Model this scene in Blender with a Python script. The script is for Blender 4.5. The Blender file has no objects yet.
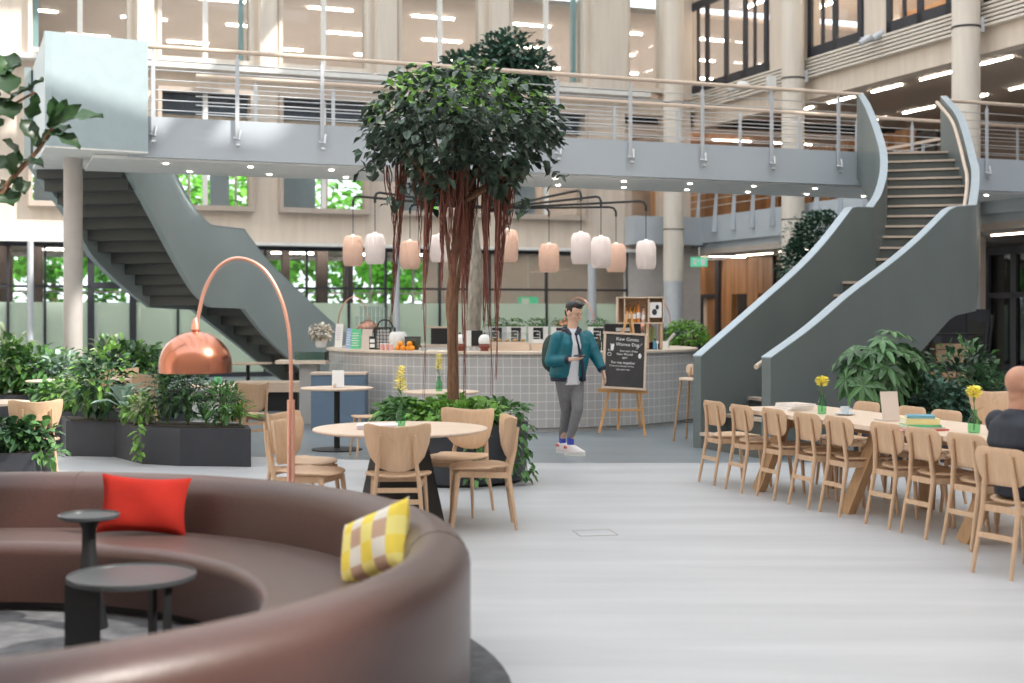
import bpy, math, random
from mathutils import Vector, Matrix
random.seed(7)
S = bpy.context.scene
C = S.collection
F = 1365.0          # focal length in pixels of the 1024x683 frame
HZ = 315.0          # horizon row
EYE = 1.6
pi = math.pi
def R(a): return math.radians(a)

# ------------------------------------------------------------------ camera, world, sun, exposure
cd = bpy.data.cameras.new('camera'); cam = bpy.data.objects.new('camera', cd); C.objects.link(cam)
cam.location = (0, 0, EYE); cam.rotation_euler = (R(90), 0, 0)
cd.sensor_width = 36.0; cd.lens = F/1024*36.0; cd.shift_y = -(341.5-HZ)/1024
cd.clip_start = .05; cd.clip_end = 400
cd.dof.use_dof = True; cd.dof.focus_distance = 13.0; cd.dof.aperture_fstop = 1.7
S.camera = cam
w = bpy.data.worlds.new('sky'); S.world = w; w.use_nodes = True
bg = w.node_tree.nodes['Background']; bg.inputs[0].default_value = (.88, .94, 1.0, 1); bg.inputs[1].default_value = 2.05
sd = bpy.data.lights.new('sun', 'SUN'); sd.energy = 4.8; sd.angle = R(.7); sd.color = (1, .95, .87)
sun = bpy.data.objects.new('sun', sd); C.objects.link(sun)
SUNV = Vector((.60, -.25, .60)).normalized()        # towards the sun
sun.rotation_euler = SUNV.to_track_quat('Z', 'Y').to_euler(); sun.location = (20, -20, 40)
S.view_settings.view_transform = 'Standard'; S.view_settings.look = 'None'
S.view_settings.gamma = 1; S.view_settings.use_curve_mapping = False
S.view_settings.exposure = 0.45

def ceiling_fill(loc, rz, sx_, sy_, e, col=(1, .86, .72)):     # added fill lights, out of view, brightening the upper room ceilings
    l = bpy.data.lights.new('added_ceiling_fill', 'AREA'); l.shape = 'RECTANGLE'; l.size = sx_; l.size_y = sy_; l.energy = e; l.color = col
    o = bpy.data.objects.new('added_ceiling_fill', l); C.objects.link(o); o.location = loc; o.rotation_euler = (math.pi, 0, rz)
BA = math.atan2(.3555, .9347)
ceiling_fill((-.7, 46.4, 8.15), BA, 27, 12, 620, (1, .93, .86))
ceiling_fill((11.5, 32.5, 8.15), BA, 4.5, 20, 300)
# ------------------------------------------------------------------ materials
MATS = {}
def mat(name, col, rough=.6, metal=0, var=.0, scale=6, stretch=(1, 1, 1), bump=0, sheen=0, emit=0, alpha=1, trans=0, island=0, coat=0, spec=.5):
    if name in MATS: return MATS[name]
    m = bpy.data.materials.new(name); m.use_nodes = True
    nt = m.node_tree; b = nt.nodes['Principled BSDF']; L = nt.links
    c = (col[0], col[1], col[2], 1)
    b.inputs['Base Color'].default_value = c
    b.inputs['Roughness'].default_value = rough; b.inputs['Metallic'].default_value = metal
    b.inputs['Specular IOR Level'].default_value = spec
    if sheen: b.inputs['Sheen Weight'].default_value = sheen; b.inputs['Sheen Roughness'].default_value = .4
    if coat: b.inputs['Coat Weight'].default_value = coat; b.inputs['Coat Roughness'].default_value = .15
    if emit:
        b.inputs['Emission Color'].default_value = c; b.inputs['Emission Strength'].default_value = emit
    # every surface gets a procedural tone variation
    tc = nt.nodes.new('ShaderNodeTexCoord'); mp = nt.nodes.new('ShaderNodeMapping'); mp.inputs['Scale'].default_value = stretch
    nz = nt.nodes.new('ShaderNodeTexNoise'); nz.inputs['Scale'].default_value = scale; nz.inputs['Detail'].default_value = 4
    L.new(tc.outputs['Object'], mp.inputs[0]); L.new(mp.outputs[0], nz.inputs['Vector'])
    v = var if var else .04
    rp = nt.nodes.new('ShaderNodeMapRange'); rp.inputs['From Min'].default_value = .3; rp.inputs['From Max'].default_value = .7
    rp.inputs['To Min'].default_value = 1-v; rp.inputs['To Max'].default_value = 1+v
    L.new(nz.outputs['Fac'], rp.inputs['Value'])
    src = rp.outputs[0]
    if island:
        g = nt.nodes.new('ShaderNodeNewGeometry'); r2 = nt.nodes.new('ShaderNodeMapRange')
        r2.inputs['To Min'].default_value = 1-island; r2.inputs['To Max'].default_value = 1+island*1.5
        L.new(g.outputs['Random Per Island'], r2.inputs['Value'])
        mm = nt.nodes.new('ShaderNodeMath'); mm.operation = 'MULTIPLY'; L.new(src, mm.inputs[0]); L.new(r2.outputs[0], mm.inputs[1]); src = mm.outputs[0]
    hs = nt.nodes.new('ShaderNodeHueSaturation'); hs.inputs['Color'].default_value = c
    L.new(src, hs.inputs['Value']); L.new(hs.outputs[0], b.inputs['Base Color'])
    if bump:
        bp = nt.nodes.new('ShaderNodeBump'); bp.inputs['Strength'].default_value = bump; bp.inputs['Distance'].default_value = .01
        L.new(nz.outputs['Fac'], bp.inputs['Height']); L.new(bp.outputs[0], b.inputs['Normal'])
    if trans:
        tr = nt.nodes.new('ShaderNodeBsdfTranslucent'); mx = nt.nodes.new('ShaderNodeMixShader'); mx.inputs[0].default_value = trans
        L.new(hs.outputs[0], tr.inputs[0]); L.new(b.outputs[0], mx.inputs[1]); L.new(tr.outputs[0], mx.inputs[2])
        L.new(mx.outputs[0], nt.nodes['Material Output'].inputs[0])
    MATS[name] = m; return m
def glassmat(name, tint, refl, rough=0.02, frost=0):
    if name in MATS: return MATS[name]
    m = bpy.data.materials.new(name); m.use_nodes = True; nt = m.node_tree; nt.nodes.clear(); L = nt.links
    o = nt.nodes.new('ShaderNodeOutputMaterial'); t = nt.nodes.new('ShaderNodeBsdfTransparent'); t.inputs[0].default_value = (*tint, 1)
    g = nt.nodes.new('ShaderNodeBsdfGlossy'); g.inputs['Roughness'].default_value = rough; g.inputs[0].default_value = (.9, .95, 1, 1)
    lw = nt.nodes.new('ShaderNodeLayerWeight'); fr = nt.nodes.new('ShaderNodeMath'); fr.operation = 'POWER'; fr.inputs[1].default_value = 5; L.new(lw.outputs['Facing'], fr.inputs[0])
    ad = nt.nodes.new('ShaderNodeMath'); ad.operation = 'ADD'; ad.use_clamp = True; ad.inputs[1].default_value = refl; L.new(fr.outputs[0], ad.inputs[0])
    mx = nt.nodes.new('ShaderNodeMixShader'); L.new(ad.outputs[0], mx.inputs[0]); L.new(t.outputs[0], mx.inputs[1]); L.new(g.outputs[0], mx.inputs[2])
    out = mx.outputs[0]
    if frost:
        tl = nt.nodes.new('ShaderNodeBsdfTranslucent'); tl.inputs[0].default_value = (.75, .85, .78, 1)
        df = nt.nodes.new('ShaderNodeBsdfDiffuse'); df.inputs[0].default_value = (.55, .64, .57, 1)
        m1 = nt.nodes.new('ShaderNodeMixShader'); m1.inputs[0].default_value = .45; L.new(tl.outputs[0], m1.inputs[1]); L.new(df.outputs[0], m1.inputs[2])
        m2 = nt.nodes.new('ShaderNodeMixShader'); m2.inputs[0].default_value = frost; L.new(mx.outputs[0], m2.inputs[1]); L.new(m1.outputs[0], m2.inputs[2]); out = m2.outputs[0]
    L.new(out, o.inputs[0]); MATS[name] = m; return m
OAK = mat('oak', (.60, .405, .26), .5, var=.07, scale=5, stretch=(9, 9, 1.2))
OAKPALE = mat('oak_pale', (.68, .53, .41), .5, var=.08, scale=4, stretch=(1, 10, 8))
OAKDARK = mat('oak_table_leg', (.45, .27, .14), .5, var=.12, scale=4, stretch=(8, 8, 1))
TIMBER = mat('timber_panel', (.36, .18, .08), .5, var=.35, scale=1.4, stretch=(3, 3, .25))
BLACK = mat('black_paint', (.011, .012, .014), .45)
DARKF = mat('dark_window_frame', (.03, .032, .042), .5)
PLANTER = mat('anthracite_planter', (.032, .035, .045), .5, var=.1)
CREAM = mat('cream_cladding', (.70, .61, .52), .8, var=.07, scale=1.2, stretch=(5, 5, .6))
CREAM2 = mat('cream_pier', (.71, .65, .575), .8, var=.05, scale=2, stretch=(4, 4, .4))
TAUPE = mat('taupe_window_surround', (.50, .42, .36), .7)
WHITE = mat('white_paint', (.82, .82, .80), .5)
BRIDGE = mat('bridge_blue_grey', (.47, .52, .57), .42, var=.03, scale=.5)
SOFFIT = mat('soffit_white', (.90, .90, .88), .7)
SKYTOP = mat('stair_top_sky_sheen', (.36, .43, .48), .35)  # sky reflection on the stair wall tops, put into the colour
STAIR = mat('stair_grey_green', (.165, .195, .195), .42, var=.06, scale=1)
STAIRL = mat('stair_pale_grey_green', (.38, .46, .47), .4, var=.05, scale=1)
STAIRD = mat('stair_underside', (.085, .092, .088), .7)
TREAD = mat('tread_grey', (.12, .13, .12), .7)
NOSE = mat('nosing_wood', (.66, .53, .43), .5)
STEEL = mat('brushed_steel', (.62, .63, .64), .35, metal=.7)
SILVER = mat('silver_paint', (.55, .58, .62), .45, metal=.2)
GREYCOL = mat('grey_column_paint', (.47, .44, .42), .6)
COPPER = mat('copper', (.50, .21, .14), .20, metal=1, var=.05)
COPPERP = mat('copper_satin_tube', (.80, .42, .32), .35, metal=.75)
SOFA = mat('sofa_brown_cloth', (.060, .026, .021), .40, var=.10, scale=60, bump=.1, sheen=.13, spec=.5)
SEAM = mat('sofa_seam', (.06, .03, .025), .8)
REDC = mat('cushion_red', (.27, .014, .008), .9, var=.10, scale=8, spec=.2)
LEAFD = mat('leaf_dark', (.036, .090, .040), .38, island=.6, trans=.18)
LEAFM = mat('leaf_mid', (.085, .20, .060), .42, island=.5, trans=.25)
LEAFL = mat('leaf_light', (.18, .36, .07), .45, island=.45, trans=.3)
LEAFB = mat('leaf_blue_green', (.055, .12, .085), .5, island=.5, trans=.15)
LEAFS = mat('leaf_silver', (.33, .45, .38), .45, island=.3, trans=.15)
LEAFW = mat('leaf_white_green', (.48, .56, .36), .5, island=.4, trans=.2)
LEAFO = mat('leaf_outdoor', (.22, .50, .08), .6, island=.6, trans=.45)
STEM = mat('green_stem', (.10, .20, .05), .6)
BARK = mat('bark_brown', (.23, .125, .075), .9, var=.35, scale=14, stretch=(3, 3, .6), bump=.5)
BARKP = mat('bark_pale', (.48, .43, .36), .9, var=.35, scale=9, stretch=(2, 2, .6))
ROOT = mat('aerial_root', (.17, .06, .043), .75, island=.5)
SOIL = mat('soil', (.04, .03, .022), .95)
PEACH = mat('shade_peach', (.80, .66, .575), .6, trans=.55)
PEARL = mat('shade_pearl', (.80, .755, .74), .6, trans=.55)
LAMPW = mat('lamp_white', (1, .97, .92), emit=9)
STRIP = mat('strip_light', (1, .90, .78), emit=28)
DOWN = mat('downlight', (1, .9, .75), emit=9)
SPOT = mat('spot_bulb', (1, .85, .7), emit=60)
EXITG = mat('exit_green', (.12, .6, .35), emit=.25)
CEIL = mat('ceiling_warm_grey', (.50, .44, .39), .8)
CEILB = mat('ceiling_office', (.60, .51, .45), .8)
ROOMW = mat('office_wall', (.55, .46, .39), .8, var=.15, scale=.5)
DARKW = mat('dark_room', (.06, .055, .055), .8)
GREYW = mat('grey_wall', (.42, .41, .40), .8)
BLUECAB = mat('cabinet_blue', (.13, .19, .27), .5)
SKIN = mat('skin', (.70, .44, .32), .5, var=.05)
HAIRB = mat('hair_black', (.012, .011, .012), .45, var=.3, scale=40)
TEAL = mat('jacket_teal', (.0, .13, .175), .5, var=.15, scale=12, bump=.3)
NAVY = mat('jacket_navy', (.012, .022, .045), .6, var=.15, scale=10)
NAVYD = mat('jacket_dark_navy', (.016, .02, .032), .7, var=.2, scale=8, bump=.3)
GREYT = mat('trousers_grey', (.19, .19, .20), .8, var=.12, scale=14, bump=.3)
SHIRT = mat('shirt_white', (.72, .73, .78), .7)
OLIVE = mat('backpack_green', (.03, .055, .045), .7)
BLUESOCK = mat('sock_blue', (.06, .09, .50), .8)
PAPER = mat('paper_white', (.86, .85, .84), .7)
LILAC = mat('paper_lilac', (.62, .56, .66), .7)
BOARD = mat('chalkboard', (.045, .042, .043), .7, var=.2, scale=5)
CHALK = mat('chalk', (.85, .85, .85), .9)
YEL = mat('petal_yellow', (.88, .78, .16), .6, island=.25, trans=.2)
CREAMF = mat('petal_cream', (.85, .83, .70), .6, island=.2, trans=.2)
GREENGL = glassmat('green_glass', (.45, .82, .55), .06)
CLEAR = glassmat('clear_glass', (.90, .93, .93), .06)
WGLASS = glassmat('window_glass', (.88, .90, .90), .02)
ROOFGL = glassmat('roof_glass', (.97, .98, .98), 0)
FROST = glassmat('frosted_glass', (.8, .9, .84), .02, frost=.86)
CERAM = mat('ceramic_pale_blue', (.62, .70, .76), .3)
BOXGREEN = mat('paper_green', (.13, .58, .30), .7)
BOXYEL = mat('book_yellow', (.82, .72, .35), .7)
BOXRED = mat('book_red', (.65, .10, .09), .7)
BOXBLUE = mat('book_blue', (.16, .38, .50), .7)
BOXPINK = mat('pink_cup', (.80, .45, .40), .6)
ORANGE = mat('orange_peel', (.92, .34, .02), .5, bump=.2, scale=40)
AMBER = mat('amber_bottle', (.55, .22, .03), .2)
POTRED = mat('pot_red_brown', (.22, .05, .03), .5)
BEIGE = mat('beige_panel', (.66, .57, .50), .7)
BLUEB = mat('brochure_blue', (.35, .45, .72), .6)
COUNTER = mat('counter_top_wood', (.72, .60, .49), .4, var=.06)

def floor_mat(name, c1, c2, rough, along):
    m = bpy.data.materials.new(name); m.use_nodes = True; nt = m.node_tree; b = nt.nodes['Principled BSDF']; L = nt.links
    tc = nt.nodes.new('ShaderNodeTexCoord'); mp = nt.nodes.new('ShaderNodeMapping'); mp.inputs['Scale'].default_value = (.35, 3.0, 1); mp.inputs['Rotation'].default_value = (0, 0, along)
    n = nt.nodes.new('ShaderNodeTexNoise'); n.inputs['Scale'].default_value = 1.0; n.inputs['Detail'].default_value = 8; n.inputs['Roughness'].default_value = .6
    r = nt.nodes.new('ShaderNodeValToRGB'); r.color_ramp.elements[0].position = .35; r.color_ramp.elements[1].position = .68
    r.color_ramp.elements[0].color = (*c1, 1); r.color_ramp.elements[1].color = (*c2, 1)
    L.new(tc.outputs['Object'], mp.inputs[0]); L.new(mp.outputs[0], n.inputs['Vector']); L.new(n.outputs['Fac'], r.inputs[0]); L.new(r.outputs[0], b.inputs['Base Color'])
    b.inputs['Roughness'].default_value = rough
    MATS[name] = m; return m
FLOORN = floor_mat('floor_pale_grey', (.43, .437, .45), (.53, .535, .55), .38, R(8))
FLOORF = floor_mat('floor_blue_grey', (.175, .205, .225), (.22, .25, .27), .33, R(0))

def tile_mat():
    m = bpy.data.materials.new('grey_square_tiles'); m.use_nodes = True; nt = m.node_tree; b = nt.nodes['Principled BSDF']; L = nt.links
    uv = nt.nodes.new('ShaderNodeUVMap')
    br = nt.nodes.new('ShaderNodeTexBrick'); br.offset = 0; br.inputs['Scale'].default_value = 1; br.inputs['Brick Width'].default_value = .118; br.inputs['Row Height'].default_value = .118
    br.inputs['Mortar Size'].default_value = .0045; br.inputs['Color1'].default_value = (.44, .425, .42, 1); br.inputs['Color2'].default_value = (.48, .465, .455, 1); br.inputs['Mortar'].default_value = (.72, .71, .69, 1)
    L.new(uv.outputs[0], br.inputs['Vector']); L.new(br.outputs[0], b.inputs['Base Color']); b.inputs['Roughness'].default_value = .3
    return m
TILES = tile_mat()
def check_mat():
    m = bpy.data.materials.new('cushion_yellow_check'); m.use_nodes = True; nt = m.node_tree; b = nt.nodes['Principled BSDF']; L = nt.links
    tc = nt.nodes.new('ShaderNodeTexCoord'); sp = nt.nodes.new('ShaderNodeSeparateXYZ'); L.new(tc.outputs['Object'], sp.inputs[0])
    def band(sock, per, ph):
        a = nt.nodes.new('ShaderNodeMath'); a.operation = 'MULTIPLY_ADD'; a.inputs[1].default_value = 2*pi/per; a.inputs[2].default_value = ph; L.new(sock, a.inputs[0])
        s = nt.nodes.new('ShaderNodeMath'); s.operation = 'SINE'; L.new(a.outputs[0], s.inputs[0])
        g = nt.nodes.new('ShaderNodeMath'); g.operation = 'GREATER_THAN'; g.inputs[1].default_value = 0; L.new(s.outputs[0], g.inputs[0]); return g.outputs[0]
    bx, bz = band(sp.outputs['X'], .16, .6), band(sp.outputs['Z'], .18, .3)
    m1 = nt.nodes.new('ShaderNodeMix'); m1.data_type = 'RGBA'; m1.inputs[6].default_value = (.70, .66, .58, 1); m1.inputs[7].default_value = (.80, .62, .08, 1); L.new(bx, m1.inputs[0])
    m2 = nt.nodes.new('ShaderNodeMix'); m2.data_type = 'RGBA'; m2.inputs[6].default_value = (.50, .33, .24, 1); m2.inputs[7].default_value = (.80, .70, .22, 1); L.new(bx, m2.inputs[0])
    m3 = nt.nodes.new('ShaderNodeMix'); m3.data_type = 'RGBA'; L.new(bz, m3.inputs[0]); L.new(m1.outputs[2], m3.inputs[6]); L.new(m2.outputs[2], m3.inputs[7])
    L.new(m3.outputs[2], b.inputs['Base Color']); b.inputs['Roughness'].default_value = .8
    return m
CHECK = check_mat()

# ------------------------------------------------------------------ mesh builder
def V(*a): return Vector(a)
def basis(d):
    d = Vector(d).normalized(); a = Vector((0, 0, 1)) if abs(d.z) < .9 else Vector((1, 0, 0))
    x = d.cross(a).normalized(); return x, d.cross(x).normalized()
class MB:
    def __init__(s): s.v = []; s.f = []; s.uv = {}
    def add(s, vs, fs, uvs=None):
        b = len(s.v); s.v += [tuple(p) for p in vs]
        for i, f in enumerate(fs):
            s.f.append(tuple(b+j for j in f))
            if uvs: s.uv[len(s.f)-1] = [uvs[j] for j in f]
        return s
    def box(s, c, d, rz=0, M=None):
        hx, hy, hz = d[0]/2, d[1]/2, d[2]/2; vs = []
        ca, sa = math.cos(rz), math.sin(rz)
        for x, y, z in ((-hx, -hy, -hz), (hx, -hy, -hz), (hx, hy, -hz), (-hx, hy, -hz), (-hx, -hy, hz), (hx, -hy, hz), (hx, hy, hz), (-hx, hy, hz)):
            p = Vector((x*ca-y*sa, x*sa+y*ca, z))
            if M: p = M @ Vector((x, y, z))
            vs.append(p+Vector(c))
        return s.add(vs, [(0, 3, 2, 1), (4, 5, 6, 7), (0, 1, 5, 4), (1, 2, 6, 5), (2, 3, 7, 6), (3, 0, 4, 7)])
    def bb(s, x0, x1, y0, y1, z0, z1): return s.box(((x0+x1)/2, (y0+y1)/2, (z0+z1)/2), (x1-x0, y1-y0, z1-z0))
    def bar(s, a, b, wd, h, w2=None, h2=None):
        a, b = Vector(a), Vector(b); x, y = basis(b-a); w2 = w2 or wd; h2 = h2 or h
        vs = [a-x*wd/2-y*h/2, a+x*wd/2-y*h/2, a+x*wd/2+y*h/2, a-x*wd/2+y*h/2, b-x*w2/2-y*h2/2, b+x*w2/2-y*h2/2, b+x*w2/2+y*h2/2, b-x*w2/2+y*h2/2]
        return s.add(vs, [(0, 3, 2, 1), (4, 5, 6, 7), (0, 1, 5, 4), (1, 2, 6, 5), (2, 3, 7, 6), (3, 0, 4, 7)])
    def tube(s, pts, r, n=8, flat=1):
        pts = [Vector(p) for p in pts]; rs = r if isinstance(r, (list, tuple)) else [r]*len(pts)
        vs = []; fs = []; x = None
        for i, p in enumerate(pts):
            d = (pts[min(i+1, len(pts)-1)]-pts[max(i-1, 0)])
            if d.length < 1e-9: d = Vector((0, 0, 1))
            d.normalize()
            if x is None: x, y = basis(d)
            else:
                x = (x-d*x.dot(d)); x = x.normalized() if x.length > 1e-6 else basis(d)[0]
                y = d.cross(x).normalized()
            for k in range(n):
                a = 2*pi*k/n; vs.append(p+x*math.cos(a)*rs[i]+y*math.sin(a)*rs[i]*flat)
        for i in range(len(pts)-1):
            for k in range(n):
                k2 = (k+1) % n; fs.append((i*n+k, i*n+k2, (i+1)*n+k2, (i+1)*n+k))
        fs.append(tuple(range(n-1, -1, -1))); m = (len(pts)-1)*n; fs.append(tuple(m+k for k in range(n)))
        return s.add(vs, fs)
    def lathe(s, prof, c=(0, 0, 0), n=32, a0=0, a1=2*pi, ex=1, ey=1, rib=0, closed=False):
        full = abs(a1-a0-2*pi) < 1e-6; N = n if full else n+1; m = len(prof); vs = []; fs = []
        for k in range(N):
            a = a0+(a1-a0)*k/n; rr = 1+(rib if k % 2 else 0)
            for (r, z) in prof: vs.append((c[0]+math.cos(a)*r*ex*rr, c[1]+math.sin(a)*r*ey*rr, c[2]+z))
        for k in range(n):
            k2 = (k+1) % N
            for i in range(m if closed else m-1):
                j = (i+1) % m; fs.append((k*m+i, k2*m+i, k2*m+j, k*m+j))
        if not full and closed: fs.append(tuple(range(m))); fs.append(tuple(n*m+i for i in range(m-1, -1, -1)))
        if full and not closed:
            for i in (0, m-1):
                if prof[i][0] > 1e-4:
                    t = [k*m+i for k in range(N)]; fs.append(tuple(t if i else t[::-1]))
        return s.add(vs, fs)
    def cyl(s, c, r, h, n=24, r2=None):   # c = centre of the base
        return s.lathe([(r, 0), (r2 if r2 is not None else r, h)], c, n)
    def prism(s, poly, z0, z1):
        n = len(poly); vs = [(p[0], p[1], z0) for p in poly]+[(p[0], p[1], z1) for p in poly]
        fs = [tuple(range(n-1, -1, -1)), tuple(range(n, 2*n))]+[(i, (i+1) % n, n+(i+1) % n, n+i) for i in range(n)]
        return s.add(vs, fs)
    def ell(s, c, r, n=16, m=10, M=None):
        vs = []; fs = []
        for i in range(m+1):
            t = pi*i/m
            for k in range(n):
                a = 2*pi*k/n; p = Vector((math.sin(t)*math.cos(a)*r[0], math.sin(t)*math.sin(a)*r[1], math.cos(t)*r[2]))
                if M: p = M @ p
                vs.append(p+Vector(c))
        for i in range(m):
            for k in range(n): fs.append((i*n+k, (i+1)*n+k, (i+1)*n+(k+1) % n, i*n+(k+1) % n))
        return s.add(vs, fs)
    def cap(s, a, b, ra, rb, n=12):
        a, b = Vector(a), Vector(b); d = (b-a).normalized(); pts = []; rs = []
        for t in (90, 60, 30): pts.append(a-d*ra*math.sin(R(t))); rs.append(max(ra*math.cos(R(t)), ra*.02))
        pts += [a, b]; rs += [ra, rb]
        for t in (30, 60, 90): pts.append(b+d*rb*math.sin(R(t))); rs.append(max(rb*math.cos(R(t)), rb*.02))
        return s.tube(pts, rs, n)
    def loft(s, secs, n=20):   # secs: (centre, rx, ry, yaw)
        vs = []; fs = []
        for c, rx, ry, yw in secs:
            for k in range(n):
                a = 2*pi*k/n; x, y = math.cos(a)*rx, math.sin(a)*ry
                vs.append((c[0]+x*math.cos(yw)-y*math.sin(yw), c[1]+x*math.sin(yw)+y*math.cos(yw), c[2]))
        m = len(secs)
        for i in range(m-1):
            for k in range(n): fs.append((i*n+k, i*n+(k+1) % n, (i+1)*n+(k+1) % n, (i+1)*n+k))
        fs.append(tuple(range(n-1, -1, -1))); fs.append(tuple((m-1)*n+k for k in range(n)))
        return s.add(vs, fs)
    def panel(s, outline, th, fn):
        """outline: 2-D loop; fn(u, v, w) -> point, w runs through the thickness; rounded rim"""
        n = len(outline); cu = sum(p[0] for p in outline)/n; cv = sum(p[1] for p in outline)/n
        vs = []; fs = []
        rings = [(.0, .5), (.35, .5), (.7, .5), (.96, .5), (1, .2), (1, -.2), (.96, -.5), (.7, -.5), (.35, -.5), (0, -.5)]
        for k, wv in rings:
            for (u, v) in outline: vs.append(fn(cu+(u-cu)*k, cv+(v-cv)*k, wv*th))
        for i in range(len(rings)-1):
            for k in range(n): fs.append((i*n+k, i*n+(k+1) % n, (i+1)*n+(k+1) % n, (i+1)*n+k))
        return s.add(vs, fs)
    def leaf(s, p, d, L, wd, droop=.25, up=None, fold=.15):
        d = Vector(d).normalized(); p = Vector(p)
        up = Vector(up) if up else Vector((random.uniform(-.4, .4), random.uniform(-.4, .4), 1))
        x = d.cross(up); x = x.normalized() if x.length > 1e-4 else basis(d)[0]; nn = x.cross(d)
        m = p+d*L*.45; t = p+d*L-Vector((0, 0, L*droop))
        q = p+d*L*.8-Vector((0, 0, L*droop*.5))
        vs = [p, m+x*wd/2+nn*fold*wd, q+x*wd*.33, t, q-x*wd*.33, m-x*wd/2+nn*fold*wd, m-nn*fold*wd*.3]
        return s.add(vs, [(0, 1, 6), (1, 2, 3, 6), (6, 3, 4, 5), (0, 6, 5)])
    def build(s, name, m, parent=None, smooth=False, loc=None):
        me = bpy.data.meshes.new(name); me.from_pydata(s.v, [], s.f)
        if s.uv:
            ul = me.uv_layers.new(name='UVMap')
            for pi_, p in enumerate(me.polygons):
                if pi_ in s.uv:
                    for li, uvv in zip(p.loop_indices, s.uv[pi_]): ul.data[li].uv = uvv
        me.materials.append(m); me.validate()
        if smooth:
            me.polygons.foreach_set('use_smooth', [True]*len(me.polygons))
            if smooth != 'all': me.set_sharp_from_angle(angle=R(40))
        me.update()
        o = bpy.data.objects.new(name, me); C.objects.link(o)
        if parent: o.parent = parent
        if loc: o.location = loc
        return o
def tag(o, label=None, cat=None, group=None, kind=None):
    if label: o['label'] = label
    if cat: o['category'] = cat
    if group: o['group'] = group
    if kind: o['kind'] = kind
    return o
def empty(name, loc=(0, 0, 0), rz=0, label=None, cat=None, group=None):
    o = bpy.data.objects.new(name, None); C.objects.link(o); o.location = loc; o.rotation_euler = (0, 0, rz); o.empty_display_size = .1
    return tag(o, label, cat, group)
def st(o): o['kind'] = 'structure'; return o
def copy_tree(o, parent=None):
    c = o.copy(); C.objects.link(c); c.parent = parent
    for ch in list(o.children): copy_tree(ch, c)
    return c
class Kind:      # one thing built once, copied for every repeat; the first place takes the first one itself
    def __init__(s, make): s.make = make; s.proto = None
    def at(s, x, y, rz=0, label=None, z=0, group=None, sc=1):
        if s.proto is None: s.proto = s.make(); o = s.proto
        else: o = copy_tree(s.proto)
        o.location = (x, y, z); o.rotation_euler = (0, 0, rz); o.scale = (sc, sc, sc)
        if label: o['label'] = label
        if group: o['group'] = group
        return o
def remesh(name, mb, m, parent=None, voxel=.008, it=4):
    me = bpy.data.meshes.new('tmp'); me.from_pydata(mb.v, [], mb.f); o = bpy.data.objects.new('tmp', me); C.objects.link(o)
    r = o.modifiers.new('r', 'REMESH'); r.mode = 'VOXEL'; r.voxel_size = voxel
    if it: sm = o.modifiers.new('s', 'SMOOTH'); sm.factor = .5; sm.iterations = it
    dg = bpy.context.evaluated_depsgraph_get(); n = bpy.data.meshes.new_from_object(o.evaluated_get(dg)); n.name = name
    bpy.data.objects.remove(o); bpy.data.meshes.remove(me)
    n.materials.clear(); n.materials.append(m); n.polygons.foreach_set('use_smooth', [True]*len(n.polygons))
    q = bpy.data.objects.new(name, n); C.objects.link(q)
    if parent: q.parent = parent
    return q
def text(body, size, m, parent, M, name='lettering'):
    cu = bpy.data.curves.new('t', 'FONT'); cu.body = body; cu.size = size; cu.align_x = 'CENTER'; cu.align_y = 'CENTER'; cu.extrude = .0008; cu.resolution_u = 3
    o = bpy.data.objects.new('t', cu); C.objects.link(o); bpy.context.view_layer.update()
    me = bpy.data.meshes.new_from_object(o.evaluated_get(bpy.context.evaluated_depsgraph_get())); bpy.data.objects.remove(o)
    me.transform(M); me.materials.clear(); me.materials.append(m); me.name = name
    q = bpy.data.objects.new(name, me); C.objects.link(q); q.parent = parent; return q
def GP(px, z, Y): return (px-512)/F*Y
def onfloor(px, py): Y = EYE*F/(py-HZ); return (px-512)/F*Y, Y
def atz(px, py, z): Y = (EYE-z)*F/(py-HZ); return (px-512)/F*Y, Y
def P(px, py, Y): return Vector(((px-512)/F*Y, Y, EYE-(py-HZ)/F*Y))
def face(dx, dy): return math.atan2(-dx, dy)     # turns local +Y to (dx, dy)
def spl(pts, n):                                  # Catmull-Rom through points
    pts = [Vector(p) for p in pts]; out = []
    ext = [pts[0]*2-pts[1]]+pts+[pts[-1]*2-pts[-2]]
    segs = len(pts)-1
    for i in range(n+1):
        t = i/n*segs; k = min(int(t), segs-1); f = t-k; a, b, c, d = ext[k:k+4]
        out.append(.5*((2*b)+(c-a)*f+(2*a-5*b+4*c-d)*f*f+(3*b-a-3*c+d)*f**3))
    return out

# ------------------------------------------------------------------ the building's own axes
U = Vector((.9347, .3555, 0)); N_ = Vector((-.3555, .9347, 0))   # along the far wall / away from the camera
ANG = math.atan2(.3555, .9347)
W0 = Vector((-5.59, 36.0, 0)); CO = Vector((5.25, 40.1, 0))
def W(s, d, z): return W0+U*s+N_*d+Vector((0, 0, z))
def sx(px): r = (px-512)/F; return (r*36+5.59)/(.9347-.3555*r)
def WG(d, k, z): return CO-N_*d+U*k+Vector((0, 0, z))            # wing: d towards the camera, k into the wing
def dx_(px, k=0):
    r = (px-512)/F; c = CO+U*k; return (r*c.y-c.x)/(.3555+.9347*r)
def wbox(mb, s0, s1, d0, d1, z0, z1):
    return mb.add([W(s, d, z) for z in (z0, z1) for s, d in ((s0, d0), (s1, d0), (s1, d1), (s0, d1))], [(0, 3, 2, 1), (4, 5, 6, 7), (0, 1, 5, 4), (1, 2, 6, 5), (2, 3, 7, 6), (3, 0, 4, 7)])
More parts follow.
